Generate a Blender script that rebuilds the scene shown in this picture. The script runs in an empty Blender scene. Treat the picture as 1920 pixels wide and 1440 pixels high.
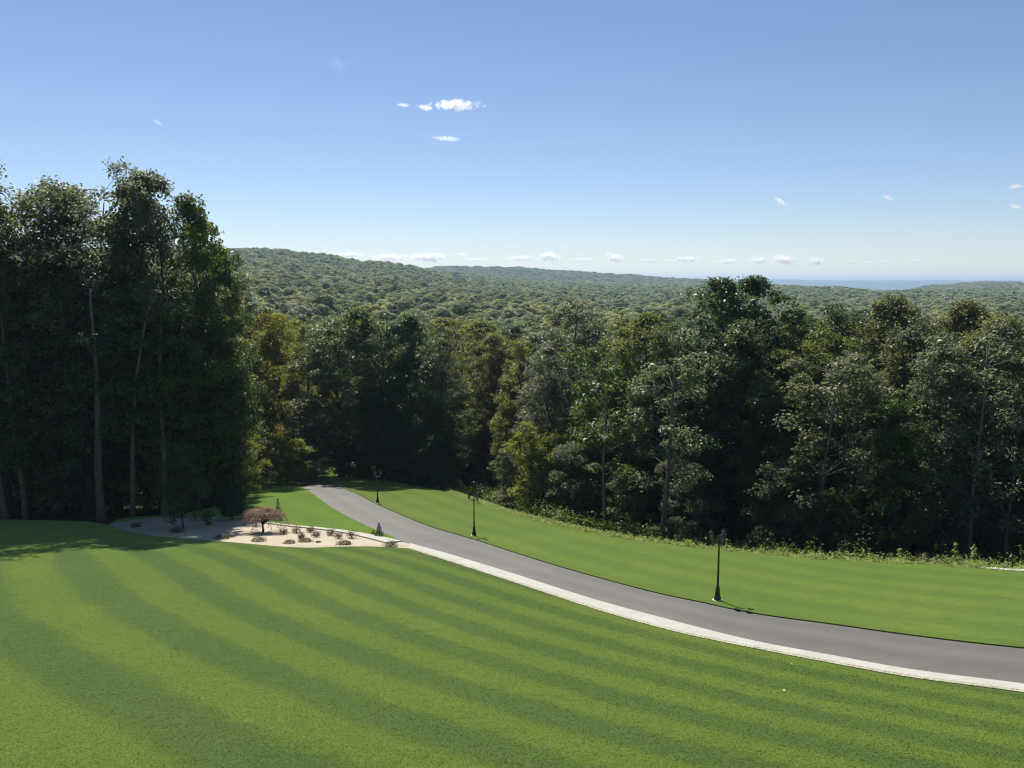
import bpy, math, random
import numpy as np
from mathutils import Vector, noise
from mathutils.geometry import delaunay_2d_cdt

R = math.radians
sc = bpy.context.scene
COL = sc.collection

# ------------------------------------------------------------------ camera, sky, sun, exposure
FPX = 1567.0                       # focal length in photograph pixels (1920 wide)
PITCH = math.atan((720 - 527) / FPX)
cd = bpy.data.cameras.new('camera')
cd.sensor_width = 36.0
cd.lens = 36.0 * FPX / 1920
cd.clip_start = 0.5
cd.clip_end = 60000
cam = bpy.data.objects.new('camera', cd)
COL.objects.link(cam)
cam.location = (0, 0, 0)
cam.rotation_euler = (R(90) - PITCH, 0, 0)
sc.camera = cam

SUN_EL, SUN_AZ = 52.0, -20.0       # azimuth from +Y towards +X
world = bpy.data.worlds.new('World')
sc.world = world
world.use_nodes = True
wn, wl = world.node_tree.nodes, world.node_tree.links
sky = wn.new('ShaderNodeTexSky')
sky.sky_type = 'NISHITA'
sky.sun_disc = False
sky.sun_elevation = R(SUN_EL)
sky.sun_rotation = R(SUN_AZ)
sky.altitude = 150
sky.air_density = 0.9
sky.dust_density = 0.0
sky.ozone_density = 3.9
wn['Background'].inputs['Strength'].default_value = 0.0755
bal = wn.new('ShaderNodeMix')            # slight white balance of the whole sky
bal.data_type = 'RGBA'
bal.blend_type = 'MULTIPLY'
bal.inputs['Factor'].default_value = 1.0
bal.inputs['B'].default_value = (1.03, .965, .985, 1)
wl.new(sky.outputs['Color'], bal.inputs['A'])
wl.new(bal.outputs['Result'], wn['Background'].inputs['Color'])

sd = bpy.data.lights.new('sun', 'SUN')
sd.energy = 5.0
sd.angle = R(0.53)
sd.color = (1.0, 0.95, 0.87)
sun = bpy.data.objects.new('sun', sd)
COL.objects.link(sun)
sdir = Vector((math.sin(R(SUN_AZ)) * math.cos(R(SUN_EL)), math.cos(R(SUN_AZ)) * math.cos(R(SUN_EL)), math.sin(R(SUN_EL))))
sun.rotation_euler = sdir.to_track_quat('Z', 'Y').to_euler()

sc.view_settings.view_transform = 'Standard'
sc.view_settings.look = 'None'
sc.view_settings.exposure = 0.5
sc.view_settings.gamma = 1.0
sc.render.engine = 'CYCLES'
sc.cycles.max_bounces = 16
sc.cycles.diffuse_bounces = 3
sc.cycles.glossy_bounces = 2
sc.cycles.transmission_bounces = 3
sc.cycles.volume_bounces = 14
sc.cycles.use_denoising = True
sc.cycles.filter_width = 1.1

# ------------------------------------------------------------------ geometry of the view (used to survey real positions on the real ground)
GA, GB = 8.3, 0.165                # the hillside: z = -(GA + GB*y)


def ray(px, py):
    x = (px - 960) / FPX
    y = -(py - 720) / FPX
    return x, math.cos(PITCH) + y * math.sin(PITCH), -math.sin(PITCH) + y * math.cos(PITCH)


def gnd(px, py):
    x, dy, dz = ray(px, py)
    t = -GA / (dz + GB * dy)
    return (t * x, t * dy)


def smooth(a, b, x):
    t = min(1.0, max(0.0, (x - a) / (b - a)))
    return t * t * (3 - 2 * t)


# edge of the mown hill on its far, right hand side
EDGE = [(-30, 140), (-25, 118), (-15, 105), gnd(835, 921), gnd(885, 938), gnd(950, 962), gnd(1030, 983), gnd(1100, 999),
        gnd(1170, 1011), gnd(1240, 1020), gnd(1360, 1034), gnd(1500, 1047), gnd(1650, 1056), gnd(1800, 1064), gnd(1920, 1070), (42, 40), (75, 34), (200, 20)]


def edge_dist(x, y):
    """distance outside the mown hill (positive to the right of / beyond EDGE)"""
    best, sgn = 1e9, 1
    for (ax, ay), (bx, by) in zip(EDGE[:-1], EDGE[1:]):
        dx, dy = bx - ax, by - ay
        t = max(0, min(1, ((x - ax) * dx + (y - ay) * dy) / (dx * dx + dy * dy)))
        qx, qy = ax + t * dx - x, ay + t * dy - y
        d = qx * qx + qy * qy
        if d < best:
            best = d
            sgn = -1 if dx * (y - ay) - dy * (x - ax) < 0 else 1
    return math.sqrt(best) * sgn


# height of the tree tops of the wooded country, by direction and distance
TD = [100, 200, 350, 600, 900, 1300, 1700, 2300, 3000, 4000, 6000, 9000, 12000, 14500, 17000]
FAR = [-60, -65, -10, 22, 5]
TAB = {
    -300: [-6, -4, 2, 14, 30, 44, 40, 20, 0, -20] + FAR,
    450: [-6, -6, -3, 5, 21, 46, 42, 20, 0, -20] + FAR,
    520: [-6, -6, -4, 4, 20, 46, 42, 20, 0, -20] + FAR,
    600: [-6, -7, -5, 2, 16, 42, 38, 20, 5, -20] + FAR,
    700: [-6, -8, -7, -2, 8, 31, 34, 22, 20, -10] + FAR,
    850: [-6, -9, -10, -8, -3, 10, 17, 18, 53, 20] + FAR,
    950: [-6, -9, -11, -11, -8, 0, 6, 8, 51, 20] + FAR,
    1050: [-6, -9, -12, -13, -12, -6, -3, 0, 38, 10] + FAR,
    1150: [-6, -9, -12, -15, -13, -9, -6, -5, 27, 5] + FAR,
    1300: [-6, -9, -13, -16, -14, -11, -8, -8, 8, -10] + FAR,
    1420: [-6, -9, -13, -17, -15, -10, -5, -8, -16, -30, -60, -60, 8, 24, 5],
    1550: [-6, -9, -13, -17, -16, -11, -9, -20, -40, -60, -70, -60, 2, 20, 5],
    1650: [-6, -9, -13, -17, -17, -15, -18, -30, -45, -60, -72, -68, -10, 16, 5],
    1750: [-6, -9, -13, -17, -17, -15, -17, -20, -12, -34, -66, -66, -10, 14, 5],
    1850: [-6, -9, -13, -17, -17, -15, -15, -12, -1, -26] + [-60, -65, -10, 12, 5],
    1940: [-6, -9, -13, -17, -17, -15, -15, -12, -4, -26] + [-60, -65, -10, 12, 5],
    2200: [-6, -9, -13, -17, -17, -15, -15, -12, -6, -26] + [-60, -65, -10, 12, 5],
}
TPX = sorted(TAB)
TARR = np.array([TAB[k] for k in TPX], dtype=float)
LOGD = np.log(TD)


def canopy(x, y):
    d = math.hypot(x, y)
    az = math.atan2(x, max(y, 1e-6)) if y > 0 else (1.5 if x > 0 else -1.5)
    px = 960 + FPX * math.tan(max(-1.2, min(1.2, az)))
    j = int(np.searchsorted(TPX, px))
    j = max(1, min(len(TPX) - 1, j))
    t = max(0, min(1, (px - TPX[j - 1]) / (TPX[j] - TPX[j - 1])))
    t = t * t * (3 - 2 * t)
    row = TARR[j - 1] * (1 - t) + TARR[j] * t
    ld = math.log(max(100, d))
    i = max(1, min(len(TD) - 1, int(np.searchsorted(LOGD, ld))))
    u = max(0, min(1, (ld - LOGD[i - 1]) / (LOGD[i] - LOGD[i - 1])))
    u = u * u * (3 - 2 * u) * 0.6 + u * 0.4
    z = row[i - 1] * (1 - u) + row[i] * u
    if 300 < d < 9000:
        z += noise.noise((x / (d * .12), y / (d * .12), 3.1)) * min(4, d * .004)
    if d >= 6000:
        z += (noise.noise((az * 60, d / 1500, 7.7)) * 16 + noise.noise((az * 300, d / 500, 2.2)) * 5) * smooth(6000, 9000, d)
    return z


def ground(x, y):
    d = math.hypot(x, y)
    zh = -(GA + GB * max(-30, min(y, 118)))
    if d > 30 and d < 230:
        s = edge_dist(x, y)
        if s > 0:
            zh -= 5.0 * smooth(0, 26, s) + 0.35 * smooth(0, 2, s)
    if d < 118 and y > -10:
        return zh
    zv = canopy(x, y) - 19.5 * (1 - smooth(4000, 5500, d))
    w = smooth(118, 200, d)
    return zh * (1 - w) + zv * w


# ------------------------------------------------------------------ small helpers
def link(name, me, mat=None, parent=None):
    o = bpy.data.objects.new(name, me)
    COL.objects.link(o)
    if mat is not None and not me.materials:
        me.materials.append(mat)
    if parent is not None:
        o.parent = parent
    return o


def tag(o, label=None, cat=None, group=None, kind=None):
    if label:
        o['label'] = label
    if cat:
        o['category'] = cat
    if group:
        o['group'] = group
    if kind:
        o['kind'] = kind
    return o


def empty(name, loc, rz=0.0):
    o = bpy.data.objects.new(name, None)
    COL.objects.link(o)
    o.location = loc
    o.rotation_euler = (0, 0, rz)
    o.empty_display_size = 0.3
    return o


def mesh_np(name, V, F, smooth_shade=False):
    """V (n,3) array, F (m,k) array of equal sized faces"""
    me = bpy.data.meshes.new(name)
    V = np.asarray(V, dtype=np.float32)
    F = np.asarray(F, dtype=np.int32)
    me.vertices.add(len(V))
    me.vertices.foreach_set('co', V.ravel())
    k = F.shape[1]
    me.loops.add(F.size)
    me.loops.foreach_set('vertex_index', F.ravel())
    me.polygons.add(len(F))
    me.polygons.foreach_set('loop_start', np.arange(0, F.size, k, dtype=np.int32))
    me.update(calc_edges=True)
    if smooth_shade:
        me.polygons.foreach_set('use_smooth', np.ones(len(F), dtype=bool))
    return me


def mesh_py(name, V, F, smooth_shade=False):
    me = bpy.data.meshes.new(name)
    me.from_pydata([tuple(v) for v in V], [], F)
    me.update()
    if smooth_shade:
        me.polygons.foreach_set('use_smooth', np.ones(len(me.polygons), dtype=bool))
    return me


def nrm(a):
    return a / np.maximum(np.linalg.norm(a, axis=-1, keepdims=True), 1e-9)


def leaf_mesh(name, C, N, S, rng, width=0.6, tint=None, fold=0.18):
    """many small folded leaf faces; C centres, N facing, S lengths"""
    n = len(C)
    N = nrm(N)
    T = nrm(np.cross(N, nrm(rng.normal(size=(n, 3)))))
    B = np.cross(N, T)
    S = S[:, None]
    V = np.empty((n, 4, 3))
    V[:, 0] = C - T * S * .5
    V[:, 1] = C + B * S * width * .5 + N * S * fold
    V[:, 2] = C + T * S * .5
    V[:, 3] = C - B * S * width * .5 + N * S * fold
    F = np.arange(n * 4).reshape(n, 4)
    me = mesh_np(name, V.reshape(-1, 3), F)
    a = me.attributes.new('tint', 'FLOAT', 'FACE')
    if tint is None:
        tint = rng.random(n)
    a.data.foreach_set('value', np.asarray(tint, dtype=np.float32))
    return me


class Geo:
    """collects tubes and lathes into one mesh"""
    def __init__(self):
        self.v, self.f = [], []

    def tube(self, pts, rad, n=6, cap=True):
        pts = [Vector(p) for p in pts]
        base = len(self.v)
        for i, p in enumerate(pts):
            a = pts[max(0, i - 1)]
            b = pts[min(len(pts) - 1, i + 1)]
            t = (b - a).normalized()
            u = t.cross(Vector((0, 0, 1)) if abs(t.z) < .95 else Vector((1, 0, 0))).normalized()
            w = t.cross(u)
            r = rad[i] if isinstance(rad, (list, tuple)) else rad
            for k in range(n):
                q = 2 * math.pi * k / n
                self.v.append(p + (u * math.cos(q) + w * math.sin(q)) * r)
        for i in range(len(pts) - 1):
            for k in range(n):
                a, b = base + i * n + k, base + i * n + (k + 1) % n
                self.f.append((a, b, b + n, a + n))
        if cap:
            self.f.append(tuple(base + k for k in range(n))[::-1])
            e = base + (len(pts) - 1) * n
            self.f.append(tuple(e + k for k in range(n)))
        return self

    def lathe(self, prof, n=16, at=(0, 0, 0)):
        base = len(self.v)
        for r, z in prof:
            for k in range(n):
                q = 2 * math.pi * k / n
                self.v.append(Vector((at[0] + r * math.cos(q), at[1] + r * math.sin(q), at[2] + z)))
        for i in range(len(prof) - 1):
            for k in range(n):
                a, b = base + i * n + k, base + i * n + (k + 1) % n
                self.f.append((a, b, b + n, a + n))
        self.f.append(tuple(base + k for k in range(n))[::-1])
        e = base + (len(prof) - 1) * n
        self.f.append(tuple(e + k for k in range(n)))
        return self

    def build(self, name, smooth_shade=True):
        return mesh_py(name, self.v, self.f, smooth_shade)


# ------------------------------------------------------------------ materials
def new_mat(name):
    m = bpy.data.materials.new(name)
    m.use_nodes = True
    nt = m.node_tree
    return m, nt.nodes, nt.links, nt.nodes['Principled BSDF']


def ramp(n, cols, pos=None):
    r = n.new('ShaderNodeValToRGB')
    el = r.color_ramp.elements
    while len(el) < len(cols):
        el.new(0.5)
    for i, c in enumerate(cols):
        el[i].position = pos[i] if pos else i / (len(cols) - 1)
        el[i].color = (*c, 1)
    return r


def noise_node(n, l, scale, detail=4, rough=.55, vec=None, coord='Object'):
    t = n.new('ShaderNodeTexNoise')
    t.inputs['Scale'].default_value = scale
    t.inputs['Detail'].default_value = detail
    t.inputs['Roughness'].default_value = rough
    if vec is None:
        tc = n.new('ShaderNodeTexCoord')
        vec = tc.outputs[coord]
    l.new(vec, t.inputs['Vector'])
    return t


def mth(n, l, op, a, b=None, c=None):
    m = n.new('ShaderNodeMath')
    m.operation = op
    for i, v in enumerate((a, b, c)):
        if v is None:
            continue
        if isinstance(v, (int, float)):
            m.inputs[i].default_value = v
        else:
            l.new(v, m.inputs[i])
    return m.outputs[0]


def leaf_mat(name, dark, light, gloss=.38, trans=.52, tcol=None, var=.2, spec=.25, huevar=.012):
    m, n, l, p = new_mat(name)
    at = n.new('ShaderNodeAttribute')
    at.attribute_name = 'tint'
    rp = ramp(n, [tuple(c * .84 for c in dark), tuple(c * .84 for c in light)])
    l.new(at.outputs['Fac'], rp.inputs['Fac'])
    oi = n.new('ShaderNodeObjectInfo')
    hs = n.new('ShaderNodeHueSaturation')
    l.new(rp.outputs['Color'], hs.inputs['Color'])
    l.new(mth(n, l, 'MULTIPLY_ADD', oi.outputs['Random'], 2 * var, 1 - var), hs.inputs['Value'])
    r2 = mth(n, l, 'FRACT', mth(n, l, 'MULTIPLY', oi.outputs['Random'], 7.31))
    l.new(mth(n, l, 'MULTIPLY_ADD', r2, -2 * huevar, .505 + huevar), hs.inputs['Hue'])
    r3 = mth(n, l, 'FRACT', mth(n, l, 'MULTIPLY', oi.outputs['Random'], 13.7))
    l.new(mth(n, l, 'MULTIPLY_ADD', r3, .35, .85), hs.inputs['Saturation'])
    l.new(hs.outputs['Color'], p.inputs['Base Color'])
    p.inputs['Roughness'].default_value = gloss
    p.inputs['Specular IOR Level'].default_value = spec
    tr = n.new('ShaderNodeBsdfTranslucent')
    h2 = n.new('ShaderNodeHueSaturation')
    h2.inputs['Hue'].default_value = .485
    h2.inputs['Saturation'].default_value = 1.1
    h2.inputs['Value'].default_value = 1.5
    l.new(hs.outputs['Color'], h2.inputs['Color'])
    l.new(h2.outputs['Color'], tr.inputs['Color'])
    mx = n.new('ShaderNodeMixShader')
    mx.inputs[0].default_value = trans
    l.new(p.outputs[0], mx.inputs[1])
    l.new(tr.outputs[0], mx.inputs[2])
    l.new(mx.outputs[0], n['Material Output'].inputs['Surface'])
    return m


def bark_mat(name, a, b):
    m, n, l, p = new_mat(name)
    tc = n.new('ShaderNodeTexCoord')
    mp = n.new('ShaderNodeMapping')
    mp.inputs['Scale'].default_value = (6, 6, .9)
    l.new(tc.outputs['Object'], mp.inputs['Vector'])
    t = noise_node(n, l, 1.6, 6, .65, mp.outputs[0])
    rp = ramp(n, [a, b], [.35, .7])
    l.new(t.outputs['Fac'], rp.inputs['Fac'])
    l.new(rp.outputs['Color'], p.inputs['Base Color'])
    p.inputs['Roughness'].default_value = .9
    bp = n.new('ShaderNodeBump')
    bp.inputs['Strength'].default_value = .6
    bp.inputs['Distance'].default_value = .05
    l.new(t.outputs['Fac'], bp.inputs['Height'])
    l.new(bp.outputs[0], p.inputs['Normal'])
    return m


M_LEAF = {
    'dark': leaf_mat('foliage_dark_green', (0.043, 0.077, 0.024), (0.102, 0.150, 0.050), gloss=0.40, spec=.3),
    'oak': leaf_mat('foliage_oak_green', (0.062, 0.103, 0.028), (0.144, 0.192, 0.062), gloss=0.42, spec=.3),
    'olive': leaf_mat('foliage_olive', (0.096, 0.122, 0.031), (0.204, 0.228, 0.072), gloss=0.46, spec=.3),
    'yellow': leaf_mat('foliage_yellow_green', (0.132, 0.168, 0.029), (0.282, 0.300, 0.066), gloss=0.51, spec=.3),
    'grey': leaf_mat('foliage_grey_green', (0.096, 0.120, 0.060), (0.198, 0.228, 0.120), gloss=0.44, spec=.3),
    'rust': leaf_mat('foliage_turning_rust', (.115, .130, .026), (.220, .205, .050), gloss=0.51, spec=.3),
}
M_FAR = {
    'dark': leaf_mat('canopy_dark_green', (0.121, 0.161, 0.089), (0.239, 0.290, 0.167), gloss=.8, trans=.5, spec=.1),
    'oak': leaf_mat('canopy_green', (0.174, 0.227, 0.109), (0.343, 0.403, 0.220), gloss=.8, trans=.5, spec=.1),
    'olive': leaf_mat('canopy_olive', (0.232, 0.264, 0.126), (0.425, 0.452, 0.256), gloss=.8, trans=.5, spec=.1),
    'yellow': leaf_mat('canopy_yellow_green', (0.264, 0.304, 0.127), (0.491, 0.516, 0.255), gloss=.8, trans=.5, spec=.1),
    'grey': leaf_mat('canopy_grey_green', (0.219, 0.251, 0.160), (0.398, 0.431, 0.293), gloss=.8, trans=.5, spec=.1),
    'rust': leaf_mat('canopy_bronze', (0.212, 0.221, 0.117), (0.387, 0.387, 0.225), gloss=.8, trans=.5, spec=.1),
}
M_BARK = bark_mat('bark_grey_brown', (.022, .020, .016), (.060, .054, .044))
M_BARK_PALE = bark_mat('bark_pale_grey', (.07, .064, .052), (.17, .155, .13))
M_BARK2 = bark_mat('bark_dark', (.03, .026, .02), (.075, .065, .052))


def soil_mat():
    m, n, l, p = new_mat('forest_floor')
    t = noise_node(n, l, .35, 8, .65)
    rp = ramp(n, [(.022, .026, .012), (.04, .042, .02), (.055, .05, .028)], [.3, .55, .75])
    l.new(t.outputs['Fac'], rp.inputs['Fac'])
    l.new(rp.outputs['Color'], p.inputs['Base Color'])
    p.inputs['Roughness'].default_value = .95
    p.inputs['Specular IOR Level'].default_value = .1
    return m


def lawn_mat(name, contrast, light=(0.076, 0.115, 0.012), dark=(0.047, 0.077, 0.014)):
    m, n, l, p = new_mat(name)
    tc = n.new('ShaderNodeTexCoord')
    at = n.new('ShaderNodeAttribute')
    at.attribute_name = 'mow'
    w = noise_node(n, l, .55, 3, .6, tc.outputs['Object'])
    w2 = noise_node(n, l, 3.0, 3, .6, tc.outputs['Object'])
    s = mth(n, l, 'ADD', at.outputs['Fac'], mth(n, l, 'MULTIPLY_ADD', w.outputs['Fac'], .26, -.13))
    s = mth(n, l, 'ADD', s, mth(n, l, 'MULTIPLY_ADD', w2.outputs['Fac'], .16, -.08))
    cs = mth(n, l, 'COSINE', mth(n, l, 'MULTIPLY', s, 2 * math.pi))      # +1 at centre of a dark band
    band = n.new('ShaderNodeMapRange')
    band.interpolation_type = 'SMOOTHSTEP'
    band.inputs['From Min'].default_value = -.5
    band.inputs['From Max'].default_value = .5
    l.new(cs, band.inputs['Value'])
    fac = mth(n, l, 'MULTIPLY_ADD', band.outputs[0], contrast, .5 - contrast / 2)
    mix = n.new('ShaderNodeMix')
    mix.data_type = 'RGBA'
    l.new(fac, mix.inputs['Factor'])
    mix.inputs['A'].default_value = (*light, 1)
    mix.inputs['B'].default_value = (*dark, 1)
    big = noise_node(n, l, .16, 5, .6, tc.outputs['Object'])
    fine = noise_node(n, l, 14, 5, .8, tc.outputs['Object'])
    mid = noise_node(n, l, 2.2, 6, .7, tc.outputs['Object'])
    v = mth(n, l, 'MULTIPLY_ADD', big.outputs['Fac'], .5, .75)
    v = mth(n, l, 'MULTIPLY', v, mth(n, l, 'MULTIPLY_ADD', fine.outputs['Fac'], 2.6, -.3))
    grit = noise_node(n, l, 38, 3, .8, tc.outputs['Object'])
    v = mth(n, l, 'MULTIPLY', v, mth(n, l, 'MULTIPLY_ADD', grit.outputs['Fac'], 2.2, -.1))
    v = mth(n, l, 'MULTIPLY', v, mth(n, l, 'MULTIPLY_ADD', mid.outputs['Fac'], .9, .55))
    hs = n.new('ShaderNodeHueSaturation')
    l.new(mix.outputs['Result'], hs.inputs['Color'])
    l.new(v, hs.inputs['Value'])
    l.new(mth(n, l, 'MULTIPLY_ADD', big.outputs['Fac'], -.04, .52), hs.inputs['Hue'])
    l.new(hs.outputs['Color'], p.inputs['Base Color'])
    p.inputs['Roughness'].default_value = .9
    p.inputs['Specular IOR Level'].default_value = .06
    p.inputs['Sheen Weight'].default_value = .45
    p.inputs['Sheen Roughness'].default_value = .5
    p.inputs['Sheen Tint'].default_value = (.55, .72, .22, 1)
    bp = n.new('ShaderNodeBump')
    bp.inputs['Strength'].default_value = .55
    bp.inputs['Distance'].default_value = .05
    l.new(fine.outputs['Fac'], bp.inputs['Height'])
    l.new(bp.outputs[0], p.inputs['Normal'])
    return m


def asphalt_mat():
    m, n, l, p = new_mat('driveway_asphalt')
    tc = n.new('ShaderNodeTexCoord')
    big = noise_node(n, l, .12, 5, .6, tc.outputs['Object'])
    mid = noise_node(n, l, .9, 6, .6, tc.outputs['Object'])
    fine = noise_node(n, l, 30, 3, .7, tc.outputs['Object'])
    at = n.new('ShaderNodeAttribute')
    at.attribute_name = 'across'
    # faint lengthwise lanes of the paver, worn by wheels
    lane = mth(n, l, 'SINE', mth(n, l, 'MULTIPLY', at.outputs['Fac'], 2 * math.pi * 2.0))
    v = mth(n, l, 'MULTIPLY_ADD', big.outputs['Fac'], .6, .70)
    v = mth(n, l, 'MULTIPLY', v, mth(n, l, 'MULTIPLY_ADD', mid.outputs['Fac'], .4, .8))
    v = mth(n, l, 'MULTIPLY', v, mth(n, l, 'MULTIPLY_ADD', fine.outputs['Fac'], .5, .75))
    v = mth(n, l, 'MULTIPLY', v, mth(n, l, 'MULTIPLY_ADD', lane, .08, 1))
    hs = n.new('ShaderNodeHueSaturation')
    hs.inputs['Color'].default_value = (.112, .103, .088, 1)
    l.new(v, hs.inputs['Value'])
    l.new(hs.outputs['Color'], p.inputs['Base Color'])
    p.inputs['Roughness'].default_value = .62
    p.inputs['Specular IOR Level'].default_value = .4
    bp = n.new('ShaderNodeBump')
    bp.inputs['Strength'].default_value = .25
    bp.inputs['Distance'].default_value = .01
    l.new(fine.outputs['Fac'], bp.inputs['Height'])
    l.new(bp.outputs[0], p.inputs['Normal'])
    return m


def speckle_mat(name, cols, scale, rough=.85, pos=None):
    m, n, l, p = new_mat(name)
    tc = n.new('ShaderNodeTexCoord')
    vo = n.new('ShaderNodeTexVoronoi')
    vo.inputs['Scale'].default_value = scale
    l.new(tc.outputs['Object'], vo.inputs['Vector'])
    sep = n.new('ShaderNodeSeparateColor')
    l.new(vo.outputs['Color'], sep.inputs[0])
    rp = ramp(n, cols, pos)
    l.new(sep.outputs[0], rp.inputs['Fac'])
    t = noise_node(n, l, .8, 5, .6, tc.outputs['Object'])
    hs = n.new('ShaderNodeHueSaturation')
    l.new(rp.outputs['Color'], hs.inputs['Color'])
    l.new(mth(n, l, 'MULTIPLY_ADD', t.outputs['Fac'], .35, .82), hs.inputs['Value'])
    l.new(hs.outputs['Color'], p.inputs['Base Color'])
    p.inputs['Roughness'].default_value = rough
    bp = n.new('ShaderNodeBump')
    bp.inputs['Strength'].default_value = .3
    bp.inputs['Distance'].default_value = .02
    l.new(vo.outputs['Distance'], bp.inputs['Height'])
    l.new(bp.outputs[0], p.inputs['Normal'])
    return m


def plain_mat(name, col, rough=.5, metal=0.0, spec=.5):
    m, n, l, p = new_mat(name)
    t = noise_node(n, l, 9, 4, .6)
    hs = n.new('ShaderNodeHueSaturation')
    hs.inputs['Color'].default_value = (*col, 1)
    l.new(mth(n, l, 'MULTIPLY_ADD', t.outputs['Fac'], .4, .8), hs.inputs['Value'])
    l.new(hs.outputs['Color'], p.inputs['Base Color'])
    p.inputs['Roughness'].default_value = rough
    p.inputs['Metallic'].default_value = metal
    p.inputs['Specular IOR Level'].default_value = spec
    return m


M_GROUND = soil_mat()
M_ASPH = asphalt_mat()
M_GRAVEL = speckle_mat('bed_gravel', [(0.340, 0.281, 0.200), (0.414, 0.351, 0.255), (0.451, 0.389, 0.289), (0.296, 0.244, 0.174)], 16)
M_STONE = speckle_mat('kerb_concrete', [(0.370, 0.357, 0.308), (0.415, 0.400, 0.348)], 5)
M_RUBBLE = speckle_mat('edging_chippings', [(0.370, 0.333, 0.215), (0.414, 0.392, 0.296), (0.163, 0.163, 0.067), (0.385, 0.355, 0.244)], 12)
M_BLACK = plain_mat('black_painted_metal', (.012, .014, .013), .35, 0.0, .6)
M_FOOT = plain_mat('pale_footing', (.62, .62, .50), .8)


def glass_mat():
    m, n, l, p = new_mat('lantern_glass')
    p.inputs['Base Color'].default_value = (.35, .37, .38, 1)
    p.inputs['Roughness'].default_value = .12
    p.inputs['Transmission Weight'].default_value = .7
    p.inputs['IOR'].default_value = 1.45
    return m


M_GLASS = glass_mat()

# ------------------------------------------------------------------ the ground sheet, all the way to the horizon
radii = [0.0] + list(np.concatenate([np.arange(4, 40, 4), np.arange(40, 130, 1.6), np.geomspace(130, 4000, 110), np.geomspace(4150, 16500, 36)]))
azs = list(np.arange(-180, -48, 6.0)) + list(np.arange(-48, 48, .75)) + list(np.arange(48, 180, 6.0))
V, F = [], []
na = len(azs)
for r in radii:
    for a in azs:
        x, y = r * math.sin(R(a)), r * math.cos(R(a))
        V.append((x, y, ground(x, y) - .12))
for i in range(len(radii) - 1):
    for k in range(na):
        k2 = (k + 1) % na
        F.append((i * na + k, i * na + k2, (i + 1) * na + k2, (i + 1) * na + k))
gme = mesh_np('ground', V, F, True)
gob = link('ground', gme, M_GROUND)
tag(gob, kind='structure')
# forest tone of the far hills (beyond single trees) is a second material slot
def far_forest_mat():
    m, n, l, p = new_mat('far_forest')
    t = noise_node(n, l, .012, 8, .7)
    rp = ramp(n, [(.02, .035, .014), (.05, .065, .025), (.08, .09, .035)], [.3, .5, .72])
    l.new(t.outputs['Fac'], rp.inputs['Fac'])
    l.new(rp.outputs['Color'], p.inputs['Base Color'])
    p.inputs['Roughness'].default_value = .95
    p.inputs['Specular IOR Level'].default_value = .1
    return m


gme.materials.append(far_forest_mat())
mi = np.zeros(len(F), dtype=np.int32)
far_i = next(i for i, r in enumerate(radii) if r > 3600)
mi[far_i * na:] = 1
gme.polygons.foreach_set('material_index', mi)


# ------------------------------------------------------------------ lawns, driveway, kerb, planting bed
def curve(pts, step=.6):
    """Catmull-Rom through the points"""
    P = [Vector((p[0], p[1])) for p in pts]
    P = [P[0] * 2 - P[1]] + P + [P[-1] * 2 - P[-2]]
    out = []
    for i in range(1, len(P) - 2):
        n = max(1, int((P[i + 1] - P[i]).length / step))
        for k in range(n):
            t = k / n
            a, b, c, d = P[i - 1], P[i], P[i + 1], P[i + 2]
            out.append(tuple(.5 * ((2 * b) + (c - a) * t + (2 * a - 5 * b + 4 * c - d) * t * t + (3 * b - a - 3 * c + d) * t ** 3)))
    out.append(tuple(P[-2]))
    return out


def resample(pl, n):
    P = np.array(pl)
    s = np.concatenate([[0], np.cumsum(np.linalg.norm(np.diff(P, axis=0), axis=1))])
    u = np.linspace(0, s[-1], n)
    return np.stack([np.interp(u, s, P[:, 0]), np.interp(u, s, P[:, 1])], 1)


def G(*pp):
    return [gnd(*p) for p in pp]


far_L = [(-34, 126), (-31.5, 117)]
far_R = [(-29.8, 126), (-27.3, 117)]
ROAD_L = curve(far_L + G((549, 901), (587, 927), (620, 951), (655, 971), (692, 989), (730, 1005), (762, 1018), (850, 1043), (960, 1077),
                         (1110, 1125), (1260, 1166), (1410, 1204), (1560, 1232), (1710, 1259), (1920, 1286)) + [(22, 20.9), (32, 17.3), (64, 9.5)])
ROAD_R = curve(far_R + G((612, 900), (640, 914), (666, 925), (705, 945), (755, 967), (805, 987), (855, 1002), (905, 1017), (960, 1035),
                         (1060, 1066), (1210, 1107), (1320, 1131), (1415, 1151), (1560, 1171), (1710, 1192), (1920, 1216)) + [(26, 25), (36, 21.7), (66, 14)])
CURB_LO = curve(G((764, 1029.5), (850, 1057), (960, 1093), (1110, 1143), (1260, 1186), (1410, 1218), (1560, 1247), (1710, 1274), (1920, 1302)) + [(22, 19.5), (32, 15.9), (64, 8)])
BED_UP = curve(G((205, 985), (222, 975), (262, 969), (320, 967), (400, 970), (460, 976), (540, 986), (607, 992), (657, 998), (707, 1007), (762, 1019)))
BED_LO = curve(G((205, 985), (240, 998), (300, 1007), (400, 1015), (470, 1021), (540, 1027), (590, 1028), (640, 1026), (700, 1026), (740, 1028), (762, 1029)))


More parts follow.
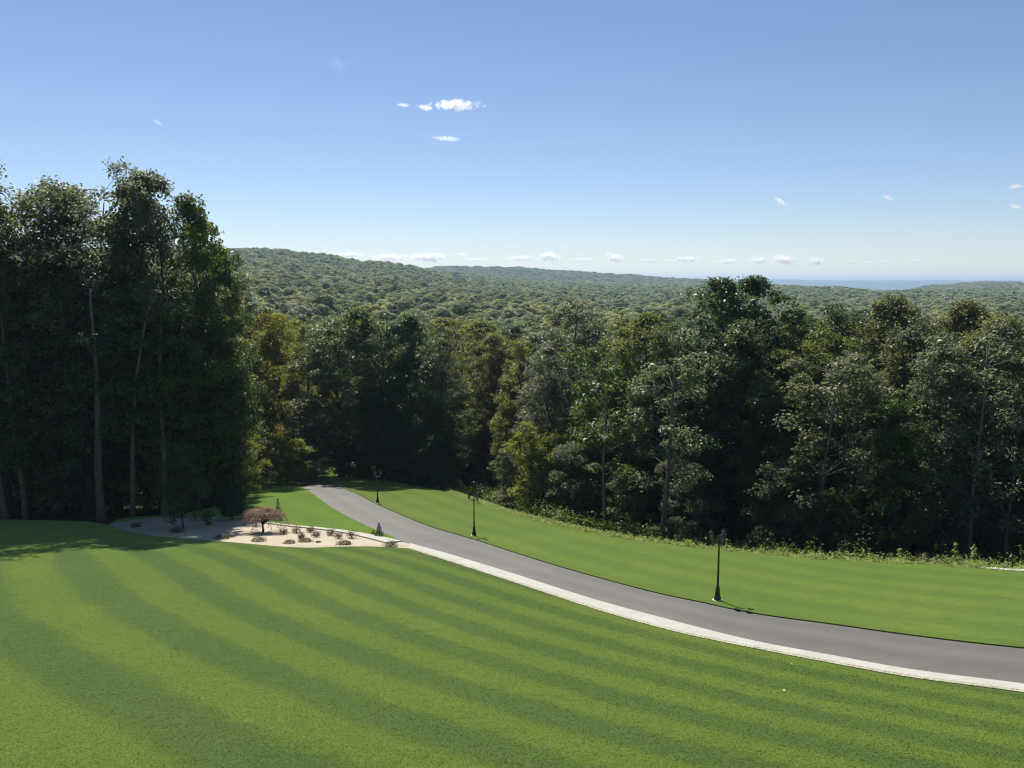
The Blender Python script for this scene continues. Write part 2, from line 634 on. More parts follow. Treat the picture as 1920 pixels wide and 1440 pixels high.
def strip(name, A, B, n, zo, mat, thick=0.0, across=1, attr=None):
    """ribbon between two polylines lying on the hill, with side walls if thick"""
    A, B = resample(A, n), resample(B, n)
    V, F, at = [], [], []
    m = across + 1
    for i in range(n):
        for k in range(m):
            t = k / across
            p = A[i] * (1 - t) + B[i] * t
            V.append((p[0], p[1], ground(*p) + zo))
            at.append(t)
    for i in range(n - 1):
        for k in range(across):
            a = i * m + k
            F.append((a, a + 1, a + m + 1, a + m))
    if thick:
        for side in (0, across):
            b = len(V)
            for i in range(n):
                x, y, z = V[i * m + side]
                V.append((x, y, z))
                V.append((x, y, z - thick))
                at += [0, 0]
            for i in range(n - 1):
                q = b + 2 * i
                F.append((q, q + 1, q + 3, q + 2))
        for i in (0, n - 1):
            b = len(V)
            for s_ in (0, across):
                x, y, z = V[i * m + s_]
                V += [(x, y, z), (x, y, z - thick)]
                at += [0, 0]
            F.append((b, b + 1, b + 3, b + 2))
    me = mesh_np(name, V, F)
    if attr:
        a = me.attributes.new(attr, 'FLOAT', 'POINT')
        a.data.foreach_set('value', np.array(at, dtype=np.float32))
    o = link(name, me, mat)
    return o


def poly_sheet(name, poly, zo, mat, grid=None, mowf=None, skirt=0.0):
    co = [Vector(p) for p in poly]
    nb = len(co)
    edges = [(i, (i + 1) % nb) for i in range(nb)]
    if grid:
        P = np.array(poly)
        x0, y0 = P.min(0)
        x1, y1 = P.max(0)
        # inside test
        gx, gy = np.meshgrid(np.arange(x0, x1, grid), np.arange(y0, y1, grid))
        gx, gy = gx.ravel() + .013, gy.ravel() + .017
        ins = np.zeros(len(gx), bool)
        dm = np.full(len(gx), 1e9)
        for i in range(nb):
            ax, ay = P[i]
            bx, by = P[(i + 1) % nb]
            c = ((ay > gy) != (by > gy))
            with np.errstate(divide='ignore', invalid='ignore'):
                c &= gx < (bx - ax) * (gy - ay) / (by - ay) + ax
            ins ^= c
            L2 = max((bx - ax) ** 2 + (by - ay) ** 2, 1e-9)
            t = np.clip(((gx - ax) * (bx - ax) + (gy - ay) * (by - ay)) / L2, 0, 1)
            dm = np.minimum(dm, np.hypot(ax + t * (bx - ax) - gx, ay + t * (by - ay) - gy))
        k = ins & (dm > grid * .35)
        co += [Vector((a, b)) for a, b in zip(gx[k], gy[k])]
    vs, es, fs, *_ = delaunay_2d_cdt(co, edges, [], 1, 1e-5)
    V = [(v[0], v[1], ground(v[0], v[1]) + zo) for v in vs]
    F = [tuple(f) for f in fs]
    if skirt:
        cnt = {}
        for f in F:
            for i in range(len(f)):
                a, b = f[i], f[(i + 1) % len(f)]
                cnt[(a, b)] = 1
        for (a, b) in list(cnt):
            if (b, a) not in cnt:
                q = len(V)
                for j in (a, b):
                    x, y, z = V[j]
                    V.append((x, y, z - skirt))
                F.append((b, a, q, q + 1))
    me = mesh_py(name, V, F)
    if mowf:
        a = me.attributes.new('mow', 'FLOAT', 'POINT')
        a.data.foreach_set('value', np.array([mowf(v[0], v[1]) for v in V], dtype=np.float32))
    o = link(name, me, mat)
    return o


# direction of mowing, surveyed: bands 0, 1, 2 ... run down the hill and fan out to the left
MC = [4.7493, 6.9028, 5.6778, 2.3095, 3.6388, -.6202, -.2464, .3379, -1.1697, -.0135, -.3164, -.2599, -.557, .7046, 1.2826]


def mow1(x, y):
    y = min(max(y, 14), 58)
    x = min(max(x, -38), 22)
    X, Y = x / 20, (y - 32) / 20
    return sum(a * b for a, b in zip(MC, [1, X, Y, X * X, X * Y, Y * Y, X ** 3, X * X * Y, X * Y * Y, Y ** 3, X ** 4, X ** 3 * Y, X * X * Y * Y, X * Y ** 3, Y ** 4]))


RR = np.array(ROAD_R)


def mow2(x, y):
    d = np.hypot(RR[:, 0] - x, RR[:, 1] - y).min()
    return d / 2.9


def mow3(x, y):
    return (x * .80 + y * .40) / 3.3


# near lawn
lawn1 = [(-75, 3), (64, 3)] + CURB_LO[::-1] + BED_LO[::-1] + [(-34, 64.5), (-45, 66), (-75, 68)]
o = poly_sheet('lawn', lawn1, .05, lawn_mat('mown_lawn', 1.0), 1.0, mow1, .12)
tag(o, kind='structure')
lawn2 = ROAD_R[2:] + [(80, 24), EDGE[-2]] + EDGE[::-1][2:-2]
o = poly_sheet('lawn', lawn2, .05, lawn_mat('mown_lawn_slope', .85, (0.086, 0.130, 0.016), (0.070, 0.110, 0.015)), 1.2, mow2, .14)
tag(o, kind='structure')
kk = min(range(len(ROAD_L)), key=lambda i: abs(ROAD_L[i][0] - gnd(755, 1016)[0]) + abs(ROAD_L[i][1] - gnd(755, 1016)[1]))
lawn3 = BED_UP[2:-1] + ROAD_L[:kk][::-1] + [(-40, 118), (-35, 96), (-30.5, 86), (-28.5, 76), (-28, 70)]
o = poly_sheet('lawn', lawn3, .05, lawn_mat('mown_lawn_left', .5, (0.091, 0.150, 0.012), (0.069, 0.117, 0.015)), 1.2, mow3, .12)
tag(o, kind='structure')

o = strip('driveway', ROAD_L, ROAD_R, 220, 0.0, M_ASPH, 0, 6, 'across')
tag(o, kind='structure')
bed_poly = BED_UP + [gnd(782, 1024), gnd(782, 1033)] + BED_LO[::-1][:-1]
o = poly_sheet('gravel_bed', bed_poly, .035, M_GRAVEL)
tag(o, kind='structure')


def offset_poly(pl, d):
    P = resample(pl, len(pl))
    T = np.gradient(P, axis=0)
    T /= np.linalg.norm(T, axis=1)[:, None]
    return [tuple(p) for p in P + np.stack([-T[:, 1], T[:, 0]], 1) * d]


cl = offset_poly(CURB_LO, .22)
CURB_HI = resample(ROAD_L[[i for i in range(len(ROAD_L)) if ROAD_L[i][1] < gnd(762, 1019)[1]][0]:], len(CURB_LO))
CURB_HI = [tuple(p) for p in CURB_HI]
o = strip('kerb', CURB_HI, cl, 200, .078, M_STONE, .16, 1)
tag(o, kind='structure')
o = strip('kerb_edging', cl, CURB_LO, 200, .074, M_RUBBLE, .12, 1)
tag(o, kind='structure')
bu = BED_UP[len(BED_UP) // 2:-1]
n_ = len(bu)
w_ = np.linspace(.25, 1.15, n_)
P = resample(bu, n_)
T = np.gradient(P, axis=0)
T /= np.linalg.norm(T, axis=1)[:, None]
bo = [tuple(p) for p in P - np.stack([-T[:, 1], T[:, 0]], 1) * w_[:, None]]
o = strip('kerb', [tuple(p) for p in P], bo, 60, .12, M_STONE, .16, 1)
tag(o, kind='structure')
o = strip('gravel_path', curve(G((1812, 1062), (1860, 1065), (1925, 1067)) + [(36, 41)]), curve(G((1814, 1064), (1860, 1069), (1925, 1073)) + [(36, 39.6)]), 24, .07,
          speckle_mat('white_gravel', [(0.555, 0.540, 0.488), (0.444, 0.444, 0.370), (0.592, 0.577, 0.533)], 12), .1)
tag(o, kind='structure')

# river glinting far off
rv = []
for px, d in ((1640, 6700), (1700, 6700), (1706, 7300), (1648, 7300)):
    x = (px - 960) / FPX
    rv.append((x * d, d, -66.0))
m, n, l, p = new_mat('river_water')
p.inputs['Base Color'].default_value = (.05, .07, .08, 1)
p.inputs['Roughness'].default_value = .12
t = noise_node(n, l, .02, 3)
bp = n.new('ShaderNodeBump')
bp.inputs['Strength'].default_value = .2
l.new(t.outputs['Fac'], bp.inputs['Height'])
l.new(bp.outputs[0], p.inputs['Normal'])
o = link('river', mesh_py('river', rv, [(0, 1, 2, 3)]), m)
tag(o, kind='structure')


# ------------------------------------------------------------------ trees
def tree_proto(seed, H=22.0, rad=4.6, base=.25, puffs=60, pr=(1.0, 1.7), lpp=150, ls=.34, shape='egg', trunk_r=.26, lean=0.0, heads=1, clump=.38, low=8):
    """returns (trunk mesh, crown point data) for a tree of height H standing at the origin"""
    rng = np.random.default_rng(seed)
    rnd = random.Random(seed)
    tops = []
    for h in range(heads):
        a = rnd.uniform(0, 6.28)
        off = 0 if heads == 1 else rad * rnd.uniform(.35, .6)
        ang = (0 if heads == 1 else 2 * math.pi * h / heads) + seed
        tops.append((math.cos(ang) * off, math.sin(ang) * off, H * (1 if h == 0 else rnd.uniform(.88, .99))))
    P = []
    for i in range(puffs):
        hx, hy, hz = tops[i % heads]
        t = rnd.random() ** .85                      # 0 base of crown, 1 top
        if i < heads:
            t = .985
        z0 = base * H
        if shape == 'egg':
            r = rad * (math.sin(math.pi * (.14 + .80 * t) ** .85) ** .55) * (1 - .08 * t)
        elif shape == 'dome':
            r = rad * math.sqrt(max(0, 1 - (t * 1.02 - .25) ** 2 / .72)) if t > .25 else rad * (.72 + t)
        else:                                        # tall, ragged
            r = rad * (.55 + .45 * math.sin(3.1 * t + seed)) * (1 - t ** 4 * .5)
        q = rnd.uniform(0, 2 * math.pi)
        rr = r * (rnd.random() ** .45) / (1 if heads == 1 else 1.5)
        if t > .95:
            rr *= .3
        R_ = rnd.uniform(*pr) * (1 - .3 * t)
        k = t ** .7
        P.append((hx * k + rr * math.cos(q), hy * k + rr * math.sin(q), z0 + (hz - z0 - R_ * .8) * t, R_))
    for i in range(low):                             # scattered low sprays
        q = rnd.uniform(0, 2 * math.pi)
        rr = rad * rnd.uniform(.2, .85)
        P.append((rr * math.cos(q), rr * math.sin(q), H * rnd.uniform(.07, base + .05), rnd.uniform(.5, .95)))
    # trunk
    g = Geo()
    n = 9
    wob = [(rnd.uniform(-.14, .14), rnd.uniform(-.14, .14)) for _ in range(n)]
    tp = []
    for i in range(n):
        t = i / (n - 1)
        tp.append(Vector((wob[i][0] * t * 3 + lean * t * t * H * .1, wob[i][1] * t * 3, t * H * .93 - .6)))
    g.tube(tp, [trunk_r * (1.25 if i == 0 else 1) * (1 - .88 * (i / (n - 1)) ** .9) for i in range(n)], 8)

    def on_trunk(z):
        t = max(0, min(.999, (z + .6) / (H * .93)))
        i = int(t * (n - 1))
        f = t * (n - 1) - i
        return tp[i].lerp(tp[i + 1], f)
    for (x, y, z, r) in P:
        zs = max(H * .12, z - math.hypot(x, y) * rnd.uniform(.6, 1.2) - .5)
        a = on_trunk(zs)
        b = Vector((x, y, z))
        mid = a.lerp(b, .5) + Vector((rnd.uniform(-.3, .3), rnd.uniform(-.3, .3), rnd.uniform(-.1, .5)))
        r0 = max(.025, trunk_r * .34 * (1 - zs / H))
        g.tube([a, mid, b], [r0, r0 * .6, .015], 4, False)
    # leaves
    Cs, Ns, Ss, Ts = [], [], [], []
    for (x, y, z, r) in P:
        nl = int(lpp * 2.1 * r * r)
        m = max(3, int(nl / 13))
        d = nrm(rng.normal(size=(m, 3)))
        d[:, 2] = np.where(d[:, 2] < -.35, -d[:, 2], d[:, 2])
        rho = r * (.45 + .55 * rng.random(m) ** .5)
        cc = np.array([x, y, z]) + d * rho[:, None] * np.array([1.15, 1.15, .85])
        ti = rng.random(m)
        idx = rng.integers(0, m, nl)
        c = cc[idx] + rng.normal(size=(nl, 3)) * clump * np.array([.6, .6, .4])
        nn = d[idx] * .55 + np.array([0, 0, .75]) + rng.normal(size=(nl, 3)) * .55
        Cs.append(c)
        Ns.append(nn)
        Ss.append(ls * .8 * rng.uniform(.6, 1.25, nl))
        Ts.append(np.clip(ti[idx] * .6 + rng.random(nl) * .4, 0, 1))
    return g.build('trunk'), (np.concatenate(Cs), np.concatenate(Ns), np.concatenate(Ss), np.concatenate(Ts), rng)


PROTO = {}


def crown_mesh(key, kind):
    """crown mesh of a shape in a foliage colour (mesh data shared by all trees of that pair)"""
    k = (key, kind)
    if k not in PROTO:
        tm, (C, N, S, T, rng) = SHAPES[key]
        base = ('base', key)
        if base not in PROTO:
            PROTO[base] = leaf_mesh('crown', C, N, S, rng, .62, T)
        me = PROTO[base].copy()
        me.materials.clear()
        me.materials.append(M_LEAF[kind])
        PROTO[k] = me
    return PROTO[k]


SHAPES = {
    'ash_tall': tree_proto(3, 26, 5.6, .30, 100, (1.0, 1.7), 66, .34, 'ragged', .30, .0, 2, .42, 9),
    'ash_open': tree_proto(11, 26, 5.9, .34, 104, (1.0, 1.6), 66, .34, 'ragged', .30, .3, 3, .42, 9),
    'oak_round': tree_proto(5, 22, 5.0, .16, 98, (1.1, 1.8), 100, .36, 'dome', .30, .0, 1, .40, 10),
    'oak_wide': tree_proto(8, 22, 5.6, .18, 104, (1.1, 1.9), 96, .36, 'dome', .32, .0, 2, .40, 10),
    'maple_egg': tree_proto(13, 22, 4.4, .14, 98, (1.0, 1.6), 105, .33, 'egg', .26, .0, 1, .36, 12),
    'maple_two': tree_proto(17, 22, 4.6, .15, 98, (1.0, 1.6), 105, .33, 'egg', .26, .0, 2, .36, 12),
    'tulip_tall': tree_proto(23, 23, 4.0, .16, 86, (.9, 1.5), 112, .33, 'egg', .26, .0, 1, .34, 10),
    'understory': tree_proto(29, 9, 2.9, .16, 34, (.7, 1.2), 150, .28, 'dome', .12, .2, 1, .30, 6),
    'bushy': tree_proto(31, 9, 3.4, .06, 52, (.8, 1.3), 150, .30, 'dome', .14, .0, 2, .32, 10),
}
for s_ in SHAPES.values():
    s_[0].materials.append(M_BARK)
SH_H = {'ash_tall': 26, 'ash_open': 26, 'oak_round': 22, 'oak_wide': 22, 'maple_egg': 22, 'maple_two': 22, 'tulip_tall': 23, 'understory': 9, 'bushy': 9}


def put_tree(name, shape, kind, x, y, H, rz, label, group=None, wide=1.0, cat='tree'):
    s = H / SH_H[shape]
    e = empty(name, (x, y, ground(x, y) - .05), rz)
    e.scale = (s * wide, s * wide, s)
    tag(e, label, cat, group)
    link('trunk', SHAPES[shape][0], None, e)
    link('crown', crown_mesh(shape, kind), None, e)
    return e


def at_depth(px, py, y):
    rx, ry, rz = ray(px, py)
    t = y / ry
    return t * rx, y, t * rz


# the trees one can tell apart: (px, top y in the photo, distance, shape, foliage, width, rotation, label)
HERO = [
    (-30, 330, 68, 'ash_open', 'olive', 1.1, 0, 'tall olive forest tree cut off by the left edge of the view'),
    (38, 303, 70, 'ash_tall', 'olive', 1.05, 1, 'tall grey-green tree topping out at the left end of the forest'),
    (130, 300, 69, 'ash_open', 'grey', 1.05, 2, 'tallest open-crowned tree of the left group, sky showing through its upper limbs'),
    (185, 322, 72, 'ash_tall', 'olive', 1.0, 3.4, 'tall olive tree between the tallest open-crowned tree and the pale tree'),
    (240, 325, 71, 'oak_wide', 'grey', .68, 4, 'pale green feathery tree left of the dark lobed oak'),
    (302, 347, 70.5, 'maple_two', 'oak', .8, 5.2, 'dark lobed oak with two tops above the gravel bed'),
    (362, 388, 74, 'maple_two', 'oak', .85, .6, 'dark oak whose crown steps down to the right against the sky'),
    (405, 462, 77, 'oak_round', 'dark', .62, 1.6, 'dark oak with a limb reaching out over the distant ridge'),
    (80, 420, 70, 'maple_egg', 'olive', 1.0, 2.2, 'olive tree filling in under the tallest trees at the left'),
    (5, 520, 69.5, 'maple_two', 'yellow', .9, .3, 'yellowish lower tree at the left edge of the forest'),
    (160, 560, 70, 'tulip_tall', 'oak', 1.0, 1.1, 'slim green tree in front of the tall left group'),
    (255, 510, 72, 'maple_egg', 'yellow', .9, 2.6, 'yellow-green tree between the left trunks, lit from behind'),
    (345, 600, 74, 'maple_two', 'olive', .9, 5.0, 'olive tree in the shade behind the gravel bed'),
    (398, 560, 80, 'maple_egg', 'olive', .9, 3.0, 'bushy olive tree beneath the dark oak'),
    (455, 545, 106, 'oak_wide', 'rust', .95, 1.0, 'round tree turning rust and yellow beside the dark oak'),
    (520, 590, 128, 'oak_round', 'yellow', .85, 2.0, 'yellowish round tree just right of the rust-tinged tree'),
    (497, 625, 127, 'maple_egg', 'olive', .95, 4.4, 'olive tree in front of the rust-tinged tree, left of the driveway'),
    (560, 640, 130, 'maple_two', 'olive', .9, 5.5, 'tree leaning its foliage over the left side of the driveway'),
    (575, 612, 118, 'oak_round', 'yellow', .9, .9, 'pale yellow-green tree behind the top of the driveway'),
    (632, 600, 113, 'oak_round', 'oak', 1.3, .2, 'left half of the dark green pair above the driveway bend'),
    (715, 575, 108, 'oak_wide', 'oak', 1.0, 1.9, 'broad dark green tree above the first lamp post'),
    (765, 592, 108, 'oak_round', 'dark', .9, 2.7, 'dark green rounded tree on the right shoulder of the broad one'),
    (825, 622, 103, 'maple_egg', 'oak', 1.0, 3.3, 'green tree in the dip above the middle lamp post'),
    (800, 745, 101, 'tulip_tall', 'grey', 1.0, 4.7, 'slim shaded tree with silvery leaves in the darkest part of the wood'),
    (865, 600, 122, 'oak_wide', 'yellow', .95, 4.1, 'bright yellow-green tree right of the broad dark one'),
    (925, 628, 112, 'oak_round', 'yellow', .85, 5.3, 'lower light green tree left of the tall pale tree'),
    (975, 632, 102, 'maple_two', 'olive', .95, .1, 'olive tree left of the tall pale tree'),
    (1080, 562, 92, 'maple_egg', 'grey', 1.1, 1.2, 'tall pale grey-green tree standing out in the middle of the forest'),
    (1030, 650, 86, 'tulip_tall', 'grey', 1.1, 2.4, 'pale tree in front of and left of the tall grey-green one'),
    (1125, 640, 80, 'maple_two', 'oak', 1.0, 3.1, 'green tree in front of and right of the tall grey-green one'),
    (1170, 612, 84, 'maple_egg', 'olive', .9, 3.8, 'olive tree between the tall pale tree and the golden one'),
    (1215, 590, 80, 'oak_round', 'olive', .95, 4.6, 'golden-olive tree with a lobed top right of the tall pale tree'),
    (1265, 612, 74, 'maple_two', 'olive', .9, 5.7, 'olive tree left of the dark double-topped tree'),
    (1352, 520, 74, 'tulip_tall', 'dark', 1.15, .4, 'left top of the tall dark double-topped tree'),
    (1418, 517, 75, 'tulip_tall', 'dark', 1.15, 1.5, 'right top of the tall dark double-topped tree'),
    (1385, 600, 68, 'maple_egg', 'dark', 1.05, 2.8, 'dark green tree in front of the double-topped tree'),
    (1490, 578, 76, 'tulip_tall', 'oak', 1.0, 3.6, 'slim green tree just right of the double-topped tree'),
    (1545, 615, 70, 'maple_egg', 'olive', 1.0, 4.3, 'olive tree with a leaning limb right of the double-topped tree'),
    (1620, 566, 74, 'maple_two', 'oak', .95, 5.1, 'green tree with a pointed top left of the rounded pair'),
    (1685, 556, 70, 'oak_wide', 'olive', .9, 5.9, 'rounded olive-green tree, second highest on the right side'),
    (1738, 600, 66, 'maple_egg', 'grey', 1.0, .7, 'grey-green tree in front of the rounded olive one'),
    (1812, 568, 72, 'oak_round', 'olive', .9, 1.4, 'olive tree with a narrow top near the right edge'),
    (1790, 640, 61, 'oak_wide', 'grey', .9, 2.3, 'pale broad-crowned tree in the front row near the right edge'),
    (1880, 600, 63, 'oak_round', 'olive', .9, 3.2, 'olive tree in the front row at the right edge'),
    (1945, 606, 60, 'maple_two', 'grey', 1.0, 4.0, 'grey-green tree cut off by the right edge of the view'),
    (1470, 690, 64, 'maple_two', 'oak', .9, 4.9, 'lower front tree behind and right of the nearest lamp post'),
    (1600, 660, 62, 'maple_egg', 'grey', .95, 5.6, 'grey-green front tree midway between lamp post and right edge'),
    (1310, 660, 69, 'tulip_tall', 'grey', 1.0, .0, 'slim grey-green front tree behind and left of the nearest lamp post'),
    (1210, 700, 74, 'tulip_tall', 'oak', 1.0, 5.0, 'shaded tree with a bare lower trunk rising straight from the weeds'),
    (1690, 730, 59, 'tulip_tall', 'oak', 1.0, 2.1, 'shaded tree with a pale trunk at the right side of the forest edge'),
]
for (px, ty, y, shp, kind, wide, rz, lab) in HERO:
    x, _, zt = at_depth(px, ty, y)
    put_tree('forest_tree', shp, kind, x, y, (zt - ground(x, y)) * 1.01, rz, lab, 'tall forest trees along the lawn edge', wide)

# low bushy trees that reach out of the forest edge
for (px, by, y, H, shp, kind, lab) in [
    (1010, 950, 81, 9.0, 'bushy', 'yellow', 'rounded light green bushy tree spilling from the forest behind the middle lamp post'),
    (960, 950, 84, 6.0, 'bushy', 'olive', 'low bush at the foot of the light green bushy tree'),
    (1075, 960, 76, 7.5, 'understory', 'grey', 'silvery small tree right of the light green bushy tree'),
    (538, 905, 101, 6.2, 'bushy', 'yellow', 'rounded sunlit-coloured small tree left of the point where the driveway enters the wood'),  # bright yellow foliage colour stands in for sun on this shaded tree
    (568, 905, 108, 4.2, 'bushy', 'olive', 'olive bush where the driveway enters the wood'),
    (440, 935, 82, 8.0, 'understory', 'olive', 'layered understory tree left of the small lawn'),
    (462, 930, 86, 7.0, 'understory', 'yellow', 'layered branch-tipped small tree with yellow-lit leaves at the left lawn corner'),
    (425, 935, 78, 6.5, 'bushy', 'dark', 'dark bushy tree behind the cone-shaped evergreen'),
    (395, 940, 76, 8.0, 'bushy', 'oak', 'bushy green tree behind the round shrub at the back of the bed'),
    (450, 930, 94, 9.0, 'bushy', 'oak', 'bushy tree in the shade beyond the left corner of the small lawn'),
    (350, 950, 74, 7.0, 'bushy', 'dark', 'dark bushy tree behind the young planted tree'),
    (280, 950, 75, 8.0, 'bushy', 'dark', 'dark bushy tree in the shade right of the leaning trunk'),
    (480, 915, 108, 8.0, 'bushy', 'oak', 'green bushy tree at the far end of the small lawn'),
    (150, 950, 72, 7.0, 'bushy', 'dark', 'dark bushy tree left of the thick straight grey trunk'),
    (60, 950, 72, 7.5, 'bushy', 'oak', 'bushy green tree in the shade behind the second pale trunk'),
    (300, 950, 71.5, 9.0, 'understory', 'yellow', 'yellow-green sapling glowing between the trunks behind the gravel bed'),
    (120, 950, 71, 8.0, 'understory', 'oak', 'green sapling between the two leftmost trunks'),
    (205, 940, 73, 10.0, 'understory', 'grey', 'silvery sapling left of the leaning trunk'),
    (1470, 1000, 60, 8.0, 'understory', 'grey', 'silvery understory tree in the shade right of the nearest lamp post'),
    (1300, 1000, 64, 7.0, 'understory', 'grey', 'small silvery tree left of the nearest lamp post in the shade'),
    (1560, 1000, 58, 6.0, 'understory', 'oak', 'small green tree deep in shade behind the weeds'),
    (1840, 1000, 60, 8.0, 'understory', 'grey', 'understory tree with bright leaf tips near the right edge'),
    (1180, 960, 70, 6.0, 'understory', 'oak', 'small shaded tree left of the bare trunk'),
    (655, 890, 114, 9.0, 'bushy', 'dark', 'dark bushy tree right of the driveway where it disappears'),
    (690, 890, 112, 8.0, 'bushy', 'oak', 'bushy tree in deep shade directly behind the farthest lamp post'),
    (755, 890, 106, 8.0, 'bushy', 'dark', 'dark bushy tree at the back edge of the right lawn'),
    (835, 900, 98, 8.0, 'bushy', 'dark', 'dark bushy tree behind the start of the weed strip'),
    (720, 880, 108, 8.0, 'understory', 'oak', 'shaded understory tree behind the first lamp post'),
    (790, 880, 104, 8.0, 'understory', 'grey', 'shaded understory tree left of the middle lamp post'),
]:
    x, _, _ = at_depth(px, by, y)
    put_tree('small_tree', shp, kind, x, y, H, px * .37, lab, 'small trees at the forest edge', 1.35 if px == 538 else 1.0)

# visible pale trunks standing at the front of the wood (high crowned)
def tall_trunk(px, by, y, H, lean, lab, r=.24, kind='oak'):
    x, _, _ = at_depth(px, by, y)
    z = ground(x, y)
    e = tag(empty('forest_tree', (x, y, z)), lab, 'tree', 'pale trunks at the front of the wood')
    rnd = random.Random(px)
    g = Geo()
    pts = [Vector((lean * (t ** 1.6) * H * .12 + math.sin(t * 7 + px) * .12, 0, t * H - .4)) for t in np.linspace(0, 1, 12)]
    g.tube(pts, [r * (1.3 if i == 0 else 1) * (1 - .75 * i / 11) for i in range(12)], 9)
    C, N, S, T = [], [], [], []
    rng = np.random.default_rng(px)
    for k in range(26):
        t = rnd.uniform(.3, 1)
        q = rnd.uniform(0, 6.28)
        a = pts[int(t * 11)]
        L = rnd.uniform(1, 3.2)
        b = a + Vector((math.cos(q) * L, math.sin(q) * L, rnd.uniform(.3, 1.8)))
        g.tube([a, a.lerp(b, .5) + Vector((0, 0, .25)), b], [.05, .03, .012], 4, False)
        nl = 110
        d = nrm(rng.normal(size=(nl, 3))) * (rng.random((nl, 1)) ** .5) * rnd.uniform(.6, 1.2)
        C.append(np.array(b) + d * np.array([1.2, 1.2, .7]))
        N.append(d + np.array([0, 0, .8]) + rng.normal(size=(nl, 3)) * .4)
        S.append(rng.uniform(.2, .42, nl))
        T.append(rng.random(nl))
    link('trunk', g.build('trunk'), M_BARK_PALE, e)
    link('crown', leaf_mesh('crown', np.concatenate(C), np.concatenate(N), np.concatenate(S), rng, .62, np.concatenate(T)), M_LEAF[kind], e)


tall_trunk(8, 965, 65.5, 17, -.9, 'leftmost pale trunk, curving away at the left edge', .22)
tall_trunk(45, 962, 66.2, 18, -.4, 'pale trunk second from the left edge')
tall_trunk(192, 972, 66, 19, .1, 'thick straight grey trunk left of the gravel bed', .34)
tall_trunk(246, 964, 67, 20, 1.1, 'slender pale trunk leaning right at the head of the gravel bed', .22)
tall_trunk(308, 962, 68.2, 19, .3, 'grey trunk behind the middle of the gravel bed', .26)
tall_trunk(375, 955, 72, 16, .1, 'thin grey trunk behind the shaded end of the gravel bed', .14)
tall_trunk(1243, 1012, 63, 17, .5, 'bare pale trunk rising from the weeds left of the nearest lamp post', .22, 'grey')
tall_trunk(1133, 985, 68, 15, .0, 'thin straight trunk in shade left of the bare pale trunk', .16)
tall_trunk(1535, 1030, 59, 16, .4, 'slim trunk behind the weeds between lamp post and right edge', .15, 'grey')
tall_trunk(1818, 1040, 57, 17, .1, 'grey trunk at the forest edge near the right side', .17, 'grey')
tall_trunk(1888, 1040, 57, 14, .0, 'thin trunk closest to the right edge', .11, 'grey')

# ---- the rest of the wood: deep rows and the nearest valley trees
SKY = [(-400, 330), (0, 330), (250, 352), (330, 385), (400, 440), (440, 545), (470, 575), (560, 618), (620, 625), (700, 600), (800, 625), (900, 640), (1000, 640), (1080, 600), (1200, 625),
       (1320, 610), (1450, 610), (1600, 610), (1700, 600), (1800, 610), (1920, 625), (2300, 630)]
SKX, SKY_ = zip(*SKY)
LAND = [(110, 'the leftmost tall trees'), (220, 'the thick straight grey trunk'), (330, 'the gravel bed'), (440, 'the dark oaks on the skyline'), (580, 'the rust-tinged round tree'),
        (700, 'the top of the driveway'), (820, 'the first lamp post from afar'), (960, 'the middle lamp post'), (1130, 'the tall pale grey-green tree'), (1290, 'the bare pale trunk'),
        (1450, 'the dark double-topped tree'), (1590, 'the slim green tree right of it all'), (1760, 'the rounded olive-green tree'), (3000, 'the right edge trees')]
LAND[6] = (820, 'the farthest lamp post')
LAND[11] = (1590, 'the olive tree with a leaning limb')
LAND[13] = (3000, 'the pale broad-crowned tree')
rnd = random.Random(77)
kinds_near = ['dark', 'oak', 'oak', 'olive', 'grey']
kinds_val = ['oak', 'oak', 'olive', 'yellow', 'grey', 'dark', 'oak', 'oak']
KN = {'dark': 'dark green', 'oak': 'mid green', 'olive': 'olive', 'grey': 'grey-green', 'yellow': 'yellow-green', 'rust': 'rust-tinged'}
big_shapes = ['ash_tall', 'oak_round', 'oak_wide', 'maple_egg', 'maple_two', 'tulip_tall']
taken = [(o.location.x, o.location.y) for o in COL.objects if o.type == 'EMPTY' and o.name.startswith('forest_tree')]


def left_wood(x, y):
    """inside the wood on the left and behind the driveway"""
    fe = [(-80, 69), (-45, 69), (-29, 71.5), (-27.5, 76), (-31, 86), (-38, 96), (-42, 108), (-42, 122)]
    if y > 118:
        return True
    if x > -24:
        return False
    for (ax, ay), (bx, by) in zip(fe[:-1], fe[1:]):
        if ay <= y <= by and ay != by:
            xe = ax + (bx - ax) * (y - ay) / (by - ay)
            if y <= 71.5:
                return x < xe
            return x < xe
    return False


near, valley = [], []
yy = 50.0
while yy < 235:
    step = 6.2 if yy < 122 else 8.2
    xx = -.66 * yy - 6
    while xx < .66 * yy + 6:
        x = xx + rnd.uniform(-.35, .35) * step
        y = yy + rnd.uniform(-.35, .35) * step
        xx += step
        s = edge_dist(x, y)
        if not (left_wood(x, y) or s > 13):
            continue
        if -37 < x < -24 and y < 126:
            continue                                  # the driveway
        if min(math.hypot(x - a, y - b) for a, b in taken) < (3.2 if y < 122 else 5):
            continue
        px = 960 + FPX * x / y
        if s > 0 and y < 122 and s > 45:
            continue
        taken.append((x, y))
        (near if y < 118 else valley).append((x, y, px))
    yy += step


def lm(px):
    return next(t for lim, t in LAND if px < lim)


